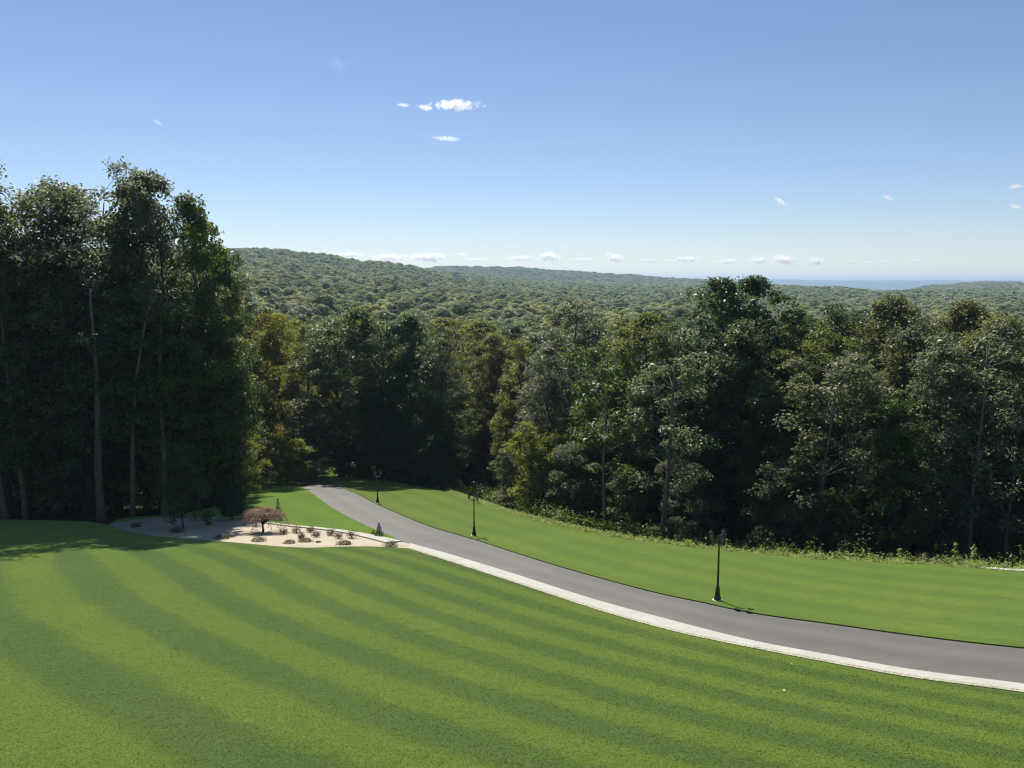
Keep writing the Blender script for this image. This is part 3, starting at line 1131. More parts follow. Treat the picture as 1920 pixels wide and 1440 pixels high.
nn_ = 0
for (x, y, px) in near:
    if nn_ >= 150:
        break
    if rnd.random() < (.45 if px < 430 else .12):
        continue
    skyy = np.interp(px, SKX, SKY_) + (rnd.uniform(25, 130) if px < 430 else rnd.uniform(5, 60))
    _, _, zt = at_depth(px, skyy, y)
    H = max(9, min(25, zt - ground(x, y)))
    kind = rnd.choice(kinds_near)
    shp = rnd.choice(big_shapes)
    w = lm(px)
    put_tree('forest_tree', shp, kind, x, y, H, rnd.uniform(0, 6.28), f'{KN[kind]} shaded tree deep in the wood behind {w}', f'{KN[kind]} shaded trees behind {w}', min(1.25, .8 + 4 / H))
    nn_ += 1
valley.sort(key=lambda t: t[1])
budget = 300 - nn_ - len(HERO) - 11
rest_pts = []
for (x, y, px) in valley:
    zc = canopy(x, y)
    if y < 200:
        skyy = np.interp(px, SKX, SKY_) - 12
        lim = at_depth(px, skyy, y)[2] if px < 400 or y < 135 else at_depth(px, max(skyy - 22, 565), y)[2]
    else:
        lim = 99
    zt = min(zc + rnd.uniform(-2.5, 2.5), lim)
    H = max(9, zt - ground(x, y))
    kind = rnd.choice(kinds_val)
    if budget > 0:
        w = lm(px)
        put_tree('valley_tree', rnd.choice(['oak_round', 'oak_wide', 'maple_egg', 'maple_two']), kind, x, y, H, rnd.uniform(0, 6.28),
                 f'{KN[kind]} round treetop in the valley beyond {w}', f'{KN[kind]} valley treetops beyond {w}', 1.15)
        budget -= 1
    else:
        rest_pts.append((x, y, ground(x, y), H, 1.15, rnd.uniform(0, 6.28)))

# ------------------------------------------------------------------ the wooded country beyond: one stuff object, instanced
def far_proto(seed, n, ls, rad=5.2, H=19.0):
    rng = np.random.default_rng(seed)
    rnd = random.Random(seed)
    C, N, S, T = [], [], [], []
    np_ = 26
    ex, ey = rnd.uniform(.75, 1.2), rnd.uniform(.75, 1.2)
    pk = rnd.uniform(.12, .45)
    for i in range(np_):
        q = rnd.uniform(0, 6.28)
        f = rnd.random() ** .5 if i else 0
        r = rad * .85 * f
        z = H * (.93 - pk * f * f) + rnd.uniform(-2.0, .6)
        pr = rnd.uniform(.8, 2.0)
        m = n // np_
        d = nrm(rng.normal(size=(m, 3)))
        d[:, 2] = np.abs(d[:, 2]) * 1.0 - .25
        c = np.array([r * ex * math.cos(q), r * ey * math.sin(q), z - pr * .7]) + d * pr * np.array([1.1, 1.1, .9]) * (.6 + .4 * rng.random((m, 1)))
        C.append(c)
        N.append(d * .7 + rng.normal(size=(m, 3)) * .4 + np.array([0, 0, .7]))
        S.append(ls * rng.uniform(.5, 1.3, m))
        T.append(np.clip(rnd.random() * .5 + rng.random(m) * .5, 0, 1))
    # sides of the crown going down
    m = n // 3
    q = rng.uniform(0, 6.28, m)
    z = rng.uniform(.25, .65, m) * H
    rr = rad * (.75 + .2 * rng.random(m))
    C.append(np.stack([rr * np.cos(q), rr * np.sin(q), z], 1))
    N.append(np.stack([np.cos(q), np.sin(q), .5 + 0 * q], 1) + rng.normal(size=(m, 3)) * .3)
    S.append(ls * 1.3 * rng.uniform(.7, 1.3, m))
    T.append(rng.random(m))
    return leaf_mesh('treetop', np.concatenate(C), np.concatenate(N), np.concatenate(S), rng, .8, np.concatenate(T), .12)


def scatter(name, pts, protos, label):
    """pts: list of (x, y, z, sx, sz, rot); instances of protos by geometry nodes"""
    pc = bpy.data.collections.new(name + '_sources')
    for i, me in enumerate(protos):
        o = bpy.data.objects.new('treetop_%02d' % i, me)
        pc.objects.link(o)
    A = np.array(pts, dtype=np.float32)
    me = bpy.data.meshes.new(name)
    me.vertices.add(len(A))
    me.vertices.foreach_set('co', A[:, :3].copy().ravel())
    sa = me.attributes.new('sc', 'FLOAT_VECTOR', 'POINT')
    sa.data.foreach_set('vector', np.stack([A[:, 3], A[:, 3], A[:, 4]], 1).ravel())
    ra = me.attributes.new('rz', 'FLOAT', 'POINT')
    ra.data.foreach_set('value', A[:, 5].copy())
    o = link(name, me)
    ng = bpy.data.node_groups.new(name, 'GeometryNodeTree')
    ng.interface.new_socket('Geometry', in_out='INPUT', socket_type='NodeSocketGeometry')
    ng.interface.new_socket('Geometry', in_out='OUTPUT', socket_type='NodeSocketGeometry')
    n, l = ng.nodes, ng.links
    gi, go = n.new('NodeGroupInput'), n.new('NodeGroupOutput')
    ci = n.new('GeometryNodeCollectionInfo')
    ci.inputs['Collection'].default_value = pc
    ci.inputs['Separate Children'].default_value = True
    ci.inputs['Reset Children'].default_value = True
    ip = n.new('GeometryNodeInstanceOnPoints')
    ip.inputs['Pick Instance'].default_value = True
    ax = n.new('GeometryNodeInputNamedAttribute')
    ax.data_type = 'FLOAT_VECTOR'
    ax.inputs['Name'].default_value = 'sc'
    ar = n.new('GeometryNodeInputNamedAttribute')
    ar.data_type = 'FLOAT'
    ar.inputs['Name'].default_value = 'rz'
    cx = n.new('ShaderNodeCombineXYZ')
    l.new(ar.outputs['Attribute'], cx.inputs['Z'])
    l.new(gi.outputs[0], ip.inputs['Points'])
    l.new(ci.outputs[0], ip.inputs['Instance'])
    l.new(ax.outputs['Attribute'], ip.inputs['Scale'])
    l.new(cx.outputs[0], ip.inputs['Rotation'])
    l.new(ip.outputs[0], go.inputs[0])
    md = o.modifiers.new('scatter', 'NODES')
    md.node_group = ng
    tag(o, label, 'forest', kind='stuff')
    return o


FK = ['oak', 'oak', 'olive', 'grey', 'dark', 'oak', 'yellow', 'grey', 'rust', 'oak']
mid_protos, far_protos = [], []
for i, k in enumerate(FK):
    me = far_proto(100 + i, 4600, .50, H=19)
    me.materials.append(M_FAR[k])
    mid_protos.append(me)
for i, k in enumerate(['oak', 'oak', 'olive', 'grey', 'dark', 'olive', 'grey', 'oak']):
    me = far_proto(200 + i, 1300, 1.05, H=19)
    me.materials.append(M_FAR[k])
    far_protos.append(me)

mid_pts = [(x, y, z, w, H / 19, r) for (x, y, z, H, w, r) in rest_pts]
far_pts = []
d = 236.0
while d < 4300:
    sp = 6.9 if d < 900 else 6.9 + (d - 900) * .005
    a = -36.5
    da = math.degrees(sp / d)
    off = rnd.random() * da
    while a < 36.5:
        aa = a + off + rnd.uniform(-.35, .35) * da
        dd = d + rnd.uniform(-.4, .4) * sp
        a += da
        x, y = dd * math.sin(R(aa)), dd * math.cos(R(aa))
        f = sp / 7.9 * (1.04 if d < 900 else 1.1)
        size = rnd.choice([.65, .8, .95, 1.1, 1.25, 1.5]) * (1 + .25 * noise.noise((x / 60, y / 60, 0)))
        h = size ** .3 * rnd.uniform(.9, 1.1)
        z = ground(x, y)
        (mid_pts if dd < 620 else far_pts).append((x, y, z, size * f * 1.05, min(1.35, h), rnd.uniform(0, 6.28)))
    d += sp * .9
scatter('valley_forest', mid_pts, mid_protos, 'continuous mixed green forest canopy across the valley')
scatter('hill_forest', far_pts, far_protos, 'distant hazy green forest covering the ridges')


# ------------------------------------------------------------------ undergrowth and weeds
def leaf_scatter(name, pts, mat, label, seed, size=(.12, .3), cat='undergrowth'):
    """pts: (x, y, height, spread, count)"""
    rng = np.random.default_rng(seed)
    C, N, S, T = [], [], [], []
    for (x, y, h, sp, cnt) in pts:
        z = ground(x, y)
        c = rng.normal(size=(cnt, 3)) * np.array([sp, sp, 0])
        hh = rng.random(cnt) ** .8 * h
        fall = np.exp(-(c[:, 0] ** 2 + c[:, 1] ** 2) / (2 * (sp * 1.2) ** 2))
        C.append(np.stack([x + c[:, 0], y + c[:, 1], z + hh * fall + .02], 1))
        N.append(rng.normal(size=(cnt, 3)) * .6 + np.array([0, -.1, .7]))
        S.append(rng.uniform(size[0], size[1], cnt))
        T.append(np.full(cnt, rng.random() * .5) + rng.random(cnt) * .5)
    me = leaf_mesh(name, np.concatenate(C), np.concatenate(N), np.concatenate(S), rng, .5, np.concatenate(T))
    o = link(name, me, mat)
    tag(o, label, cat, kind='stuff')
    return o


rnd = random.Random(5)
ug = []
# behind the mown edge on the right
ec = curve(EDGE[2:-1], .9)
for (x, y) in ec:
    for k in range(5):
        nx, ny = rnd.uniform(4.5, 16), 0
        ug.append((x + nx * .45 + rnd.uniform(-1, 1), y + nx, rnd.uniform(.5, 1.8), rnd.uniform(.35, .9), 60))
for k in range(420):
    x, y = rnd.uniform(-62, -24), rnd.uniform(67, 120)
    if left_wood(x, y - 1.5) and not (-34 < x < -23.5 and y > 95):
        ug.append((x, y, rnd.uniform(.4, 1.6), rnd.uniform(.4, 1.0), 60))
leaf_scatter('undergrowth', ug, M_LEAF['oak'], 'shaded green undergrowth on the forest floor', 9)

M_WEED = leaf_mat('weeds', (.22, .30, .08), (.46, .52, .22), gloss=.5, trans=.5, var=.1)
wd = []
for i, (x, y) in enumerate(curve(EDGE[3:-1], .3)):
    t = smooth(-8, 25, x)
    for k in range(4):
        o_ = rnd.uniform(-.1, 1.2 + 1.5 * t)
        h = rnd.uniform(.10, .28 + .55 * t) * (1.4 if rnd.random() < .08 else 1)
        wd.append((x + o_ * .45, y + o_ * .9, h, rnd.uniform(.10, .26), 42))
leaf_scatter('tall_weeds', wd, M_WEED, 'pale green strip of tall weeds along the far edge of the lawn', 10, (.06, .17), 'weeds')

# taller single weeds near the right end
for (px, by, H, lab) in [(1808, 1050, 1.5, 'tall leafy weed with pale leaves standing up near the right edge'),
                         (1843, 1053, 1.5, 'tall feathery weed spike next to the pale leafy weed'),
                         (1702, 1045, 1.0, 'thin weed spike in the middle of the weed strip'),
                         (895, 938, 1.1, 'light green tall weed where the strip begins, beside the middle lamp post')]:
    x, y = gnd(px, by + 9)
    y += 1.0
    e = tag(empty('tall_weed', (x, y, ground(x, y))), lab, 'plant', 'tall single weeds')
    g = Geo()
    g.tube([(0, 0, -.05), (.03, 0, H * .5), (-.02, .02, H)], [.015, .012, .004], 5)
    link('stem', g.build('stem'), M_WEED, e)
    rng = np.random.default_rng(px)
    nl = 120
    hh = rng.random(nl)
    q = rng.uniform(0, 6.28, nl)
    rr = (.34 * (1.05 - hh * .7) * (.5 + .5 * np.sin(hh * 23 + px)) * rng.random(nl) ** .5)
    link('leaves', leaf_mesh('leaves', np.stack([rr * np.cos(q), rr * np.sin(q), .1 + hh * H * .95], 1),
                             np.stack([np.cos(q), np.sin(q), .9 + 0 * q], 1) + rng.normal(size=(nl, 3)) * .4, rng.uniform(.1, .2, nl), rng, .5), M_WEED, e)


# short grass standing in the near lawn, following the mowing bands
rng = np.random.default_rng(21)
n = 300000
gy = 16 + 36 * rng.random(n) ** 1.35
gx = (rng.random(n) * 2 - 1) * .66 * (gy + 4)
CL_ = np.array(CURB_LO)
k_ = np.argsort(CL_[:, 0])
lim = np.interp(gx, CL_[k_, 0], CL_[k_, 1], left=99)
ok = (gy < lim - .25) & ((gx > CL_[k_, 0].min()) | (gy < 52))
gx, gy = gx[ok], gy[ok]
n = len(gx)
mw = np.array([mow1(a, b) for a, b in zip(gx, gy)])
tint = np.clip(.5 - .42 * np.cos(2 * math.pi * mw) + rng.normal(size=n) * .16, 0, 1)
C = np.stack([gx, gy, -(GA + GB * gy) + .05 + rng.uniform(.003, .010, n)], 1)
N = rng.normal(size=(n, 3)) * .3 + np.array([0, -.1, .95])
o = link('grass', leaf_mesh('grass', C, N, rng.uniform(.022, .055, n), rng, .4, tint), leaf_mat('grass_blades', (.054, .090, .017), (.118, .176, .024), gloss=.6, trans=.35, var=0, spec=.2))
tag(o, 'short mown grass of the near lawn', 'grass', kind='stuff')


# ------------------------------------------------------------------ lamp posts
def lamp_post(px, by, H, rz, label):
    x, y = gnd(px, by)
    e = tag(empty('lamp_post', (x, y, ground(x, y) + .05), rz), label, 'lamp post', 'black three-lantern lamp posts along the driveway')
    link('footing', Geo().lathe([(.22, -.12), (.22, .01), (.20, .03), (.0, .03)][:3], 20).build('footing'), M_FOOT, e)
    s = H / 3.1
    arm_z = 2.58 * s
    link('post', Geo().lathe([(.15, .03), (.165, .05), (.165, .12), (.13, .16), (.115, .3), (.085, .52), (.095, .56), (.07, .62), (.052, .66), (.045, 1.4 * s), (.036, arm_z - .1), (.055, arm_z - .07),
                              (.055, arm_z + .04), (.03, arm_z + .08), (.02, arm_z + .2), (.006, arm_z + .26)], 16).build('post'), M_BLACK, e)
    L = .34
    for k in range(3):
        a = 2 * math.pi * k / 3
        dx, dy = math.cos(a), math.sin(a)
        g = Geo()
        g.tube([(dx * .03, dy * .03, arm_z - .02), (dx * L * .5, dy * L * .5, arm_z - .06), (dx * L * .9, dy * L * .9, arm_z - .01), (dx * L, dy * L, arm_z + .07)], .016, 8)
        # scroll under the arm
        sc_ = []
        for j in range(14):
            q = j / 13 * 5.0
            rr = .075 * (1 - j / 18)
            sc_.append((dx * (L * .45 + rr * math.cos(q)), dy * (L * .45 + rr * math.cos(q)), arm_z - .13 + rr * math.sin(q)))
        g.tube(sc_, .009, 6)
        arm = link('arm', g.build('arm'), M_BLACK, e)
        le = Geo()
        lx, ly, lz = dx * L, dy * L, arm_z + .07
        le.lathe([(.03, 0), (.055, .02), (.06, .045), (.035, .06)], 12, (lx, ly, lz))
        le.lathe([(.125, .335), (.118, .36), (.075, .41), (.035, .445), (.02, .46), (.028, .475), (.012, .50)], 12, (lx, ly, lz))
        for j in range(6):
            q = math.pi / 3 * j
            le.tube([(lx + .06 * math.cos(q), ly + .06 * math.sin(q), lz + .05), (lx + .108 * math.cos(q), ly + .108 * math.sin(q), lz + .335)], .0065, 5)
        lan = link('lantern', le.build('lantern'), M_BLACK, e)
        gl = Geo()
        gl.lathe([(.052, .062), (.10, .325)], 6, (lx, ly, lz))
        link('glass', gl.build('glass', False), M_GLASS, lan)
    return e


lamp_post(1345, 1127, 3.18, R(100 - 60), 'nearest of the black three-lantern lamp posts, right of the driveway')
lamp_post(889, 1005, 3.05, R(75), 'middle black lamp post on the lawn at the driveway bend')
lamp_post(708, 943, 3.1, R(20), 'farthest black lamp post, its lanterns lost against the dark wood')


# ------------------------------------------------------------------ planting bed
def clump(name, x, y, parts, label, cat, group=None):
    e = tag(empty(name, (x, y, ground(x, y) + .03)), label, cat, group)
    for nm, me, mat in parts:
        link(nm, me, mat, e)
    return e


def dome_leaves(seed, w, d, h, n, ls, z0=.02, shell=.5):
    rng = np.random.default_rng(seed)
    v = nrm(rng.normal(size=(n, 3)))
    v[:, 2] = np.abs(v[:, 2])
    rho = shell + (1 - shell) * rng.random(n)
    lump = 1 + .22 * np.sin(v[:, 0] * 5 + seed) * np.cos(v[:, 1] * 6)
    c = v * (rho * lump)[:, None] * np.array([w / 2, d / 2, h]) + np.array([0, 0, z0])
    return leaf_mesh('foliage', c, v * .6 + np.array([0, 0, .4]) + rng.normal(size=(n, 3)) * .5, ls * rng.uniform(.6, 1.3, n), rng, .6)


M_MOUND = leaf_mat('bed_mound_green', (.075, .09, .028), (.19, .195, .065), gloss=.5, trans=.2, var=.1)
M_BROWN = leaf_mat('bed_shrub_brown', (.10, .08, .035), (.24, .18, .085), gloss=.55, trans=.2, var=.1)
M_TWIG = plain_mat('twig_brown', (.10, .06, .035), .9)

# upright brownish shrubs, sparse and twiggy
for i, (px, by, w, lab) in enumerate([
    (556, 1000, .85, 'brown twiggy shrub at the left end of the back row, next to the red maple'),
    (582, 999, .75, 'small brown shrub close under the pale kerb, second in the back row'),
    (593, 1008, .75, 'small brown shrub just below and right of the second back-row shrub'),
    (565, 1011, .70, 'low brown shrub standing directly above the two-toned green mound'),
    (620, 1005, .85, 'brown upright shrub in the middle of the back row'),
    (635, 1011, .75, 'brown shrub between the middle shrub and the last one of the back row'),
    (660, 1010, .95, 'darkest brown shrub, last of the back row towards the driveway'),
    (532, 1003, .80, 'thin brown shrub under the right skirt of the red maple'),
]):
    x, y = gnd(px, by)
    rnd = random.Random(i)
    g = Geo()
    for k in range(16):
        q = rnd.uniform(0, 6.28)
        L = w * .5 * rnd.uniform(.5, 1)
        g.tube([(0, 0, 0), (math.cos(q) * L * .5, math.sin(q) * L * .5, w * .3), (math.cos(q) * L, math.sin(q) * L, w * rnd.uniform(.4, .75))], [.012, .009, .004], 4, False)
    clump('small_shrub', x, y, [('branches', g.build('branches'), M_TWIG), ('foliage', dome_leaves(40 + i, w, w * .9, w * .62, 240, .085, .06, .4), M_BROWN)],
          lab, 'shrub', 'brown twiggy shrubs in the gravel bed')

# low spreading green mounds
for i, (px, by, w, h, lab) in enumerate([
    (254, 989, .95, .35, 'dark low mound in the shade at the far left of the bed'),
    (333, 999, 1.25, .42, 'dark low mound beside the young tree in the shaded gravel'),
    (417, 1011, 1.15, .32, 'green mound at the lower bed edge where the tree shadow ends'),
    (485, 1016, 1.05, .34, 'green mound below the red maple at the lower bed edge'),
    (543, 1020, .85, .28, 'green mound at the lower edge right of the maple shadow'),
    (572, 1017, 1.05, .30, 'two-toned green mound, long and flat, in the middle of the bed'),
    (597, 1018, .38, .12, 'tiny green tuft alone in the middle of the bed'),
    (645, 1022, 1.10, .30, 'long flat green mound at the lower edge below the darkest shrub'),
    (733, 1026, 1.00, .42, 'green mound at the narrow tip of the bed by the driveway'),
    (391, 985, .55, .40, 'little round shrub at the back of the bed left of the maple'),
    (388, 977, .8, .6, 'round dark shrub behind the bed, near the cone-shaped evergreen'),
]):
    x, y = gnd(px, by)
    g = Geo()
    rnd = random.Random(60 + i)
    for k in range(9):
        q = rnd.uniform(0, 6.28)
        g.tube([(0, 0, -.02), (math.cos(q) * w * .2, math.sin(q) * w * .18, h * .5), (math.cos(q) * w * .38, math.sin(q) * w * .3, h * .6)], [.012, .009, .004], 4, False)
    clump('low_shrub', x, y, [('branches', g.build('branches'), M_TWIG), ('foliage', dome_leaves(80 + i, w, w * .85, h, int(520 * w), .075, .0, .55), M_MOUND)],
          lab, 'shrub', 'low green mounds in the gravel bed')

# red weeping maple with an umbrella crown
M_MAPLE = leaf_mat('maple_bronze_leaves', (.17, .095, .06), (.40, .27, .17), gloss=.5, trans=.3, var=.02, huevar=.0)
mx_, my_ = gnd(493, 999)
e = tag(empty('weeping_maple', (mx_, my_, ground(mx_, my_) + .03)), 'bronze-red weeping maple with an umbrella crown in the gravel bed', 'tree')
rnd = random.Random(12)
rng = np.random.default_rng(12)
g = Geo()
g.tube([(0, 0, -.1), (.03, 0, .25), (-.02, .02, .55), (.04, 0, .85)], [.10, .075, .065, .05], 8)
C, N, S, T = [], [], [], []
for k in range(60):
    q = rnd.uniform(0, 6.28)
    L = 1.75 * math.sqrt(rnd.uniform(.04, 1)) * (1.0 + .12 * math.cos(q))
    top = 1.62 - .22 * (L / 1.7) ** 2 + rnd.uniform(-.16, .06)
    end = max(.2, top - .28 - .85 * (L / 1.7) ** 3 * rnd.uniform(.4, 1.3))
    cx_, sx_ = math.cos(q), math.sin(q)
    g.tube([(.02, 0, rnd.uniform(.5, .85)), (cx_ * L * .4, sx_ * L * .4, top - .25), (cx_ * L * .8, sx_ * L * .8, top - .1), (cx_ * L, sx_ * L, end)], [.035, .022, .012, .005], 5, False)
    for j in range(120):
        f = rnd.uniform(.3, 1.02)
        zz = (top if f < .8 else top + (end - top) * ((f - .8) / .22) ** 1.3)
        C.append((cx_ * L * f + rnd.gauss(0, .14), sx_ * L * f + rnd.gauss(0, .14), zz + rnd.gauss(0, .07) - .02))
        N.append((cx_ * f * .5 + rnd.gauss(0, .4), sx_ * f * .5 + rnd.gauss(0, .4), .8))
        S.append(rnd.uniform(.06, .14))
        T.append(rnd.random())
link('trunk', g.build('trunk'), M_BARK2, e)
link('crown', leaf_mesh('crown', np.array(C), np.array(N), np.array(S), rng, .5, np.array(T)), M_MAPLE, e)


# conifers
def conifer(x, y, H, w, mat, label, name='conifer', group=None, base=.04, n=1100, ls=.09):
    e = tag(empty(name, (x, y, ground(x, y) + .02)), label, 'tree', group)
    g = Geo()
    g.tube([(0, 0, -.05), (0, 0, H * .5), (0, 0, H)], [.04 * H ** .5, .025 * H ** .5, .006], 6)
    rng = np.random.default_rng(int(H * 100))
    t = 1 - np.sqrt(rng.random(n))
    t = base + (1 - base) * t
    tier = .78 + .22 * np.cos(t * 42)
    q = rng.uniform(0, 6.28, n)
    r = w / 2 * (1 - t) * tier * (.35 + .65 * rng.random(n) ** .4) + .015
    link('trunk', g.build('trunk'), M_BARK2, e)
    link('crown', leaf_mesh('crown', np.stack([r * np.cos(q), r * np.sin(q), t * H], 1), np.stack([np.cos(q) * .5, np.sin(q) * .5, .8 + 0 * q], 1) + rng.normal(size=(n, 3)) * .3,
                            ls * rng.uniform(.6, 1.3, n), rng, .4), mat, e)
    return e


M_SPRUCE = leaf_mat('spruce_blue_green', (.05, .075, .06), (.11, .14, .11), gloss=.6, trans=.05, var=.05)
M_YEW = leaf_mat('evergreen_dark', (.012, .022, .010), (.03, .045, .02), gloss=.5, trans=.05, var=.05)
x, y = gnd(711, 1007)
conifer(x, y, 1.05, .85, M_SPRUCE, 'young blue-green spruce between the kerb and the driveway', base=.03, ls=.075)
x, y = gnd(700, 1004)
clump('low_shrub', x, y, [('foliage', dome_leaves(301, .38, .35, .45, 220, .08), leaf_mat('lime_leaves', (.20, .26, .03), (.38, .42, .07), trans=.3, var=0))], 'lime-green little plant left of the young spruce', 'plant')
x, y = gnd(522, 976)
conifer(x, y, 1.9, 1.3, M_SPRUCE, 'thin-tipped young spruce poking up behind the red maple', base=.05)
x, y = gnd(435, 975)
e = tag(empty('cone_evergreen', (x, y, ground(x, y))), 'dark cone-shaped evergreen on a short trunk behind the bed', 'tree')
g = Geo()
g.tube([(0, 0, -.05), (0, 0, 1.4), (0, 0, 3.3)], [.07, .05, .01], 7)
link('trunk', g.build('trunk'), M_BARK2, e)
rng = np.random.default_rng(5)
n = 3600
t = rng.random(n)
q = rng.uniform(0, 6.28, n)
r = 1.25 * np.sin(np.pi * np.clip(.16 + .84 * t, 0, 1)) ** .8 * (.5 + .5 * rng.random(n) ** .5) * (1 - .2 * t)
link('crown', leaf_mesh('crown', np.stack([r * np.cos(q), r * np.sin(q), .45 + t * 3.0], 1), np.stack([np.cos(q), np.sin(q), .6 + 0 * q], 1) + rng.normal(size=(n, 3)) * .4,
                        .16 * rng.uniform(.6, 1.3, n), rng, .5), M_YEW, e)
# young shade tree in the bed
x, y = gnd(344, 991)
e = tag(empty('young_tree', (x, y, ground(x, y))), 'young slim-trunked tree planted in the shaded part of the gravel bed', 'tree')
tr_, (C, N, S, T, rg) = tree_proto(57, 6.6, 1.7, .2, 34, (.5, .8), 260, .17, 'egg', .075, 0, 1, .2, 3)
tr_.materials.append(M_BARK2)
link('trunk', tr_, None, e)
link('crown', leaf_mesh('crown', C, N, S, rg, .6, T), M_LEAF['dark'], e)

# scattered fallen leaves and paper-pale specks on the small lawn
rng = np.random.default_rng(3)
C = []
for (px, py) in [(545, 962), (575, 958), (581, 957), (600, 955), (604, 957), (607, 956), (592, 951), (556, 955), (612, 962), (570, 965), (530, 921), (606, 951), (586, 963), (760, 1000), (1206, 1087),
                 (1213, 1086), (1202, 1086), (1484, 1250), (1470, 1300), (590, 1105)]:
    x, y = gnd(px, py)
    C.append((x, y, ground(x, y) + .09))
C = np.array(C)
me = leaf_mesh('fallen_leaves', C, np.tile([0, 0, 1.0], (len(C), 1)) + rng.normal(size=C.shape) * .2, rng.uniform(.06, .12, len(C)), rng, .7)
o = link('fallen_leaves', me, plain_mat('dry_leaf', (.55, .52, .36), .8))
tag(o, 'pale fallen leaves scattered over the mown grass', 'leaves', kind='stuff')


# ------------------------------------------------------------------ clouds: real, distant puffs
def cloud(px, py, wpx, hpx, dist, dens, label, group, seed, tilt=0.0):
    rx, ry, rz = ray(px, py)
    t = dist / ry
    w, h = wpx / FPX * t, hpx / FPX * t
    me = bpy.data.meshes.new('cloud')
    import bmesh
    bm = bmesh.new()
    bmesh.ops.create_icosphere(bm, subdivisions=3, radius=1)
    bm.to_mesh(me)
    bm.free()
    m = bpy.data.materials.new('cloud_vapour')
    m.use_nodes = True
    n, l = m.node_tree.nodes, m.node_tree.links
    n.remove(n['Principled BSDF'])
    tc = n.new('ShaderNodeTexCoord')
    ln = n.new('ShaderNodeVectorMath')
    ln.operation = 'LENGTH'
    l.new(tc.outputs['Object'], ln.inputs[0])
    mp = n.new('ShaderNodeMapping')
    mp.inputs['Scale'].default_value = (max(1, min(4.5, wpx / hpx)) * 1.25, 1.2, 1.2)
    mp.inputs['Location'].default_value = (seed * 3.7, seed * 1.3, seed)
    l.new(tc.outputs['Object'], mp.inputs['Vector'])
    nz = noise_node(n, l, 1.5, 7, .66, mp.outputs[0])
    v = mth(n, l, 'MULTIPLY', nz.outputs['Fac'], 2.6)
    v = mth(n, l, 'SUBTRACT', v, mth(n, l, 'MULTIPLY_ADD', mth(n, l, 'POWER', ln.outputs['Value'], 1.6), .95, .86))
    v = mth(n, l, 'MAXIMUM', v, 0.0)
    v = mth(n, l, 'MULTIPLY', v, dens * 6 / h)
    pv = n.new('ShaderNodeVolumePrincipled')
    pv.inputs['Color'].default_value = (1, 1, 1, 1)
    pv.inputs['Anisotropy'].default_value = .42
    l.new(v, pv.inputs['Density'])
    l.new(pv.outputs[0], n['Material Output'].inputs['Volume'])
    o = link('cloud', me, m)
    o.location = (t * rx, dist, t * rz)
    o.scale = (w * .72, h * 1.0, h * .66)
    o.rotation_euler = (0, R(tilt), 0)
    tag(o, label, 'cloud', group)


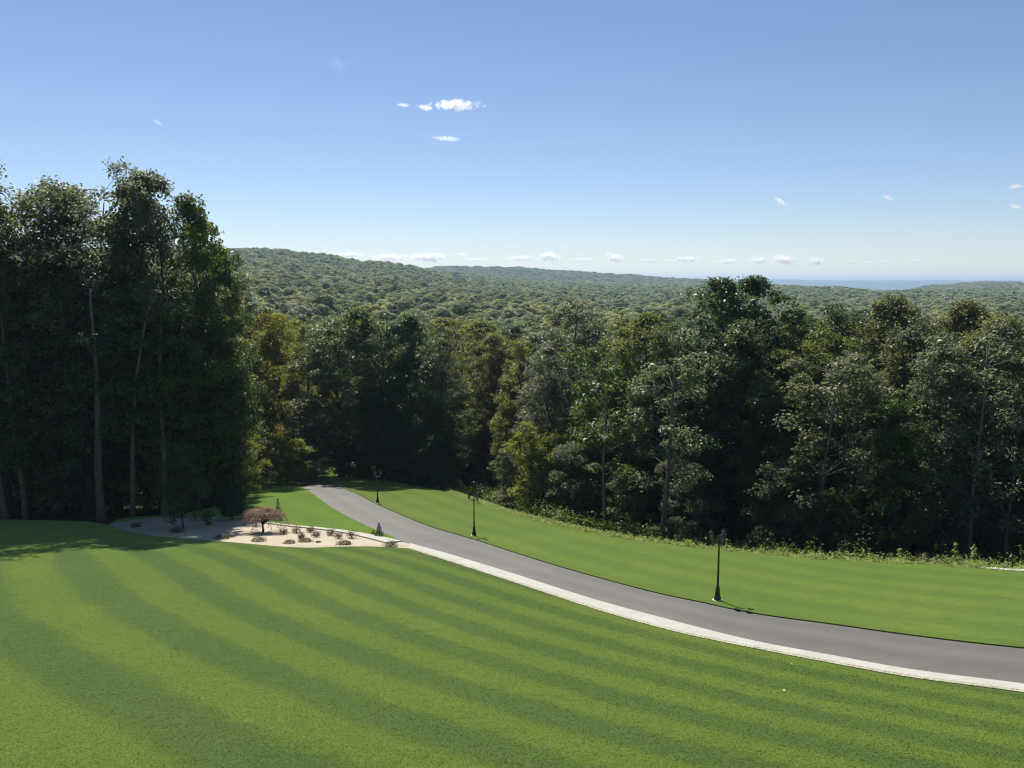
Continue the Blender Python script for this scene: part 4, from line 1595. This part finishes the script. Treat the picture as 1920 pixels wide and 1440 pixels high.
CL = [
    (852, 197, 98, 24, 19500, 1.0, 0, 'brightest white cloud high in the middle of the sky'),
    (797, 202, 34, 12, 19600, .7, 8, 'small white wisp touching the left end of the brightest cloud'),
    (757, 197, 26, 8, 19700, .5, 5, 'tiny wisp farthest left of the brightest cloud'),
    (838, 260, 62, 11, 19500, .45, 4, 'thin wispy cloud just below the brightest cloud'),
    (1465, 379, 34, 9, 19800, .8, 35, 'short slanting white wisp above the double-topped tree'),
    (1665, 371, 26, 9, 19800, .4, 20, 'faint tiny wisp right of the slanting one'),
    (1905, 350, 32, 11, 19800, .6, -8, 'upper small wisp at the right edge of the sky'),
    (1904, 388, 30, 9, 19900, .6, 18, 'lower small wisp at the right edge of the sky'),
    (630, 122, 44, 40, 19500, .03, 0, 'very faint round patch of cloud high on the left'),
    (296, 230, 24, 9, 19800, .12, 35, 'very faint wisp above the left trees'),
    (655, 478, 60, 12, 20500, 1.2, 0, 'white cloud peeping over the slope of the left ridge'),
    (728, 483, 78, 17, 20600, 1.5, 0, 'bright low cloud resting on the left ridge'),
    (800, 483, 92, 20, 20700, 1.8, 0, 'largest white cloud low over the left ridge'),
    (868, 478, 26, 9, 20800, 1.0, 8, 'little cloud scrap above the horizon right of the largest low cloud'),
    (893, 487, 46, 9, 20900, .9, 0, 'flat pale cloud streak below the little scrap'),
    (975, 484, 68, 12, 21000, 1.2, -3, 'long flat low cloud left of the domed one'),
    (1028, 482, 46, 20, 21100, 1.6, 0, 'domed low cloud above the second ridge'),
    (1092, 487, 52, 10, 21200, .9, 0, 'thin low streak between the domed cloud and the pointed cloud'),
    (1153, 483, 44, 20, 21300, 1.6, 12, 'pointed bright low cloud in the middle of the horizon'),
    (1213, 488, 34, 9, 21400, 1.0, 0, 'small low cloud right of the pointed one'),
    (1255, 489, 26, 7, 21450, .8, 0, 'faint scrap between two small low clouds'),
    (1292, 486, 54, 13, 21500, 1.3, 0, 'low white cloud left of the dark double-topped tree'),
    (1362, 490, 56, 11, 21600, 1.1, -4, 'low cloud right above the double-topped tree'),
    (1422, 488, 42, 16, 21700, 1.5, 0, 'puffy low cloud joined to the biggest cloud on the right'),
    (1470, 487, 58, 21, 21800, 1.7, 8, 'biggest low cloud on the right, above the blue hills'),
    (1530, 490, 46, 17, 21900, 1.3, 0, 'low cloud right of the biggest one on the right'),
    (1598, 492, 22, 6, 22000, 1.0, 0, 'first of the small flat clouds over the far blue hills'),
    (1634, 492, 26, 7, 22050, 1.0, 0, 'second of the small flat clouds over the far blue hills'),
    (1660, 491, 30, 7, 22100, 1.0, 0, 'third of the small flat clouds, touching the second'),
    (1718, 489, 28, 9, 22200, 1.1, 0, 'last small low cloud towards the right edge'),
]
for i, (px, py, w, h, dist, dens, tilt, lab) in enumerate(CL):
    cloud(px, py, w, h, dist, dens, lab, 'small clouds', i + 1, tilt)

# ------------------------------------------------------------------ air
x0, x1, y0, y1, zb, zt = -17500, 17500, -17500, 17500, -150, 75
V = [(x, y, z) for z in (zb, zt) for y in (y0, y1) for x in (x0, x1)]
F = [(0, 2, 3, 1), (4, 5, 7, 6), (0, 1, 5, 4), (2, 6, 7, 3), (0, 4, 6, 2), (1, 3, 7, 5)]
m = bpy.data.materials.new('air_haze')
m.use_nodes = True
n, l = m.node_tree.nodes, m.node_tree.links
n.remove(n['Principled BSDF'])
pv = n.new('ShaderNodeVolumePrincipled')
pv.inputs['Color'].default_value = (.54, .74, 1.0, 1)
pv.inputs['Density'].default_value = 1.15e-4
pv.inputs['Anisotropy'].default_value = .2
l.new(pv.outputs[0], n['Material Output'].inputs['Volume'])
o = link('haze', mesh_py('haze', V, F), m)
tag(o, kind='stuff')
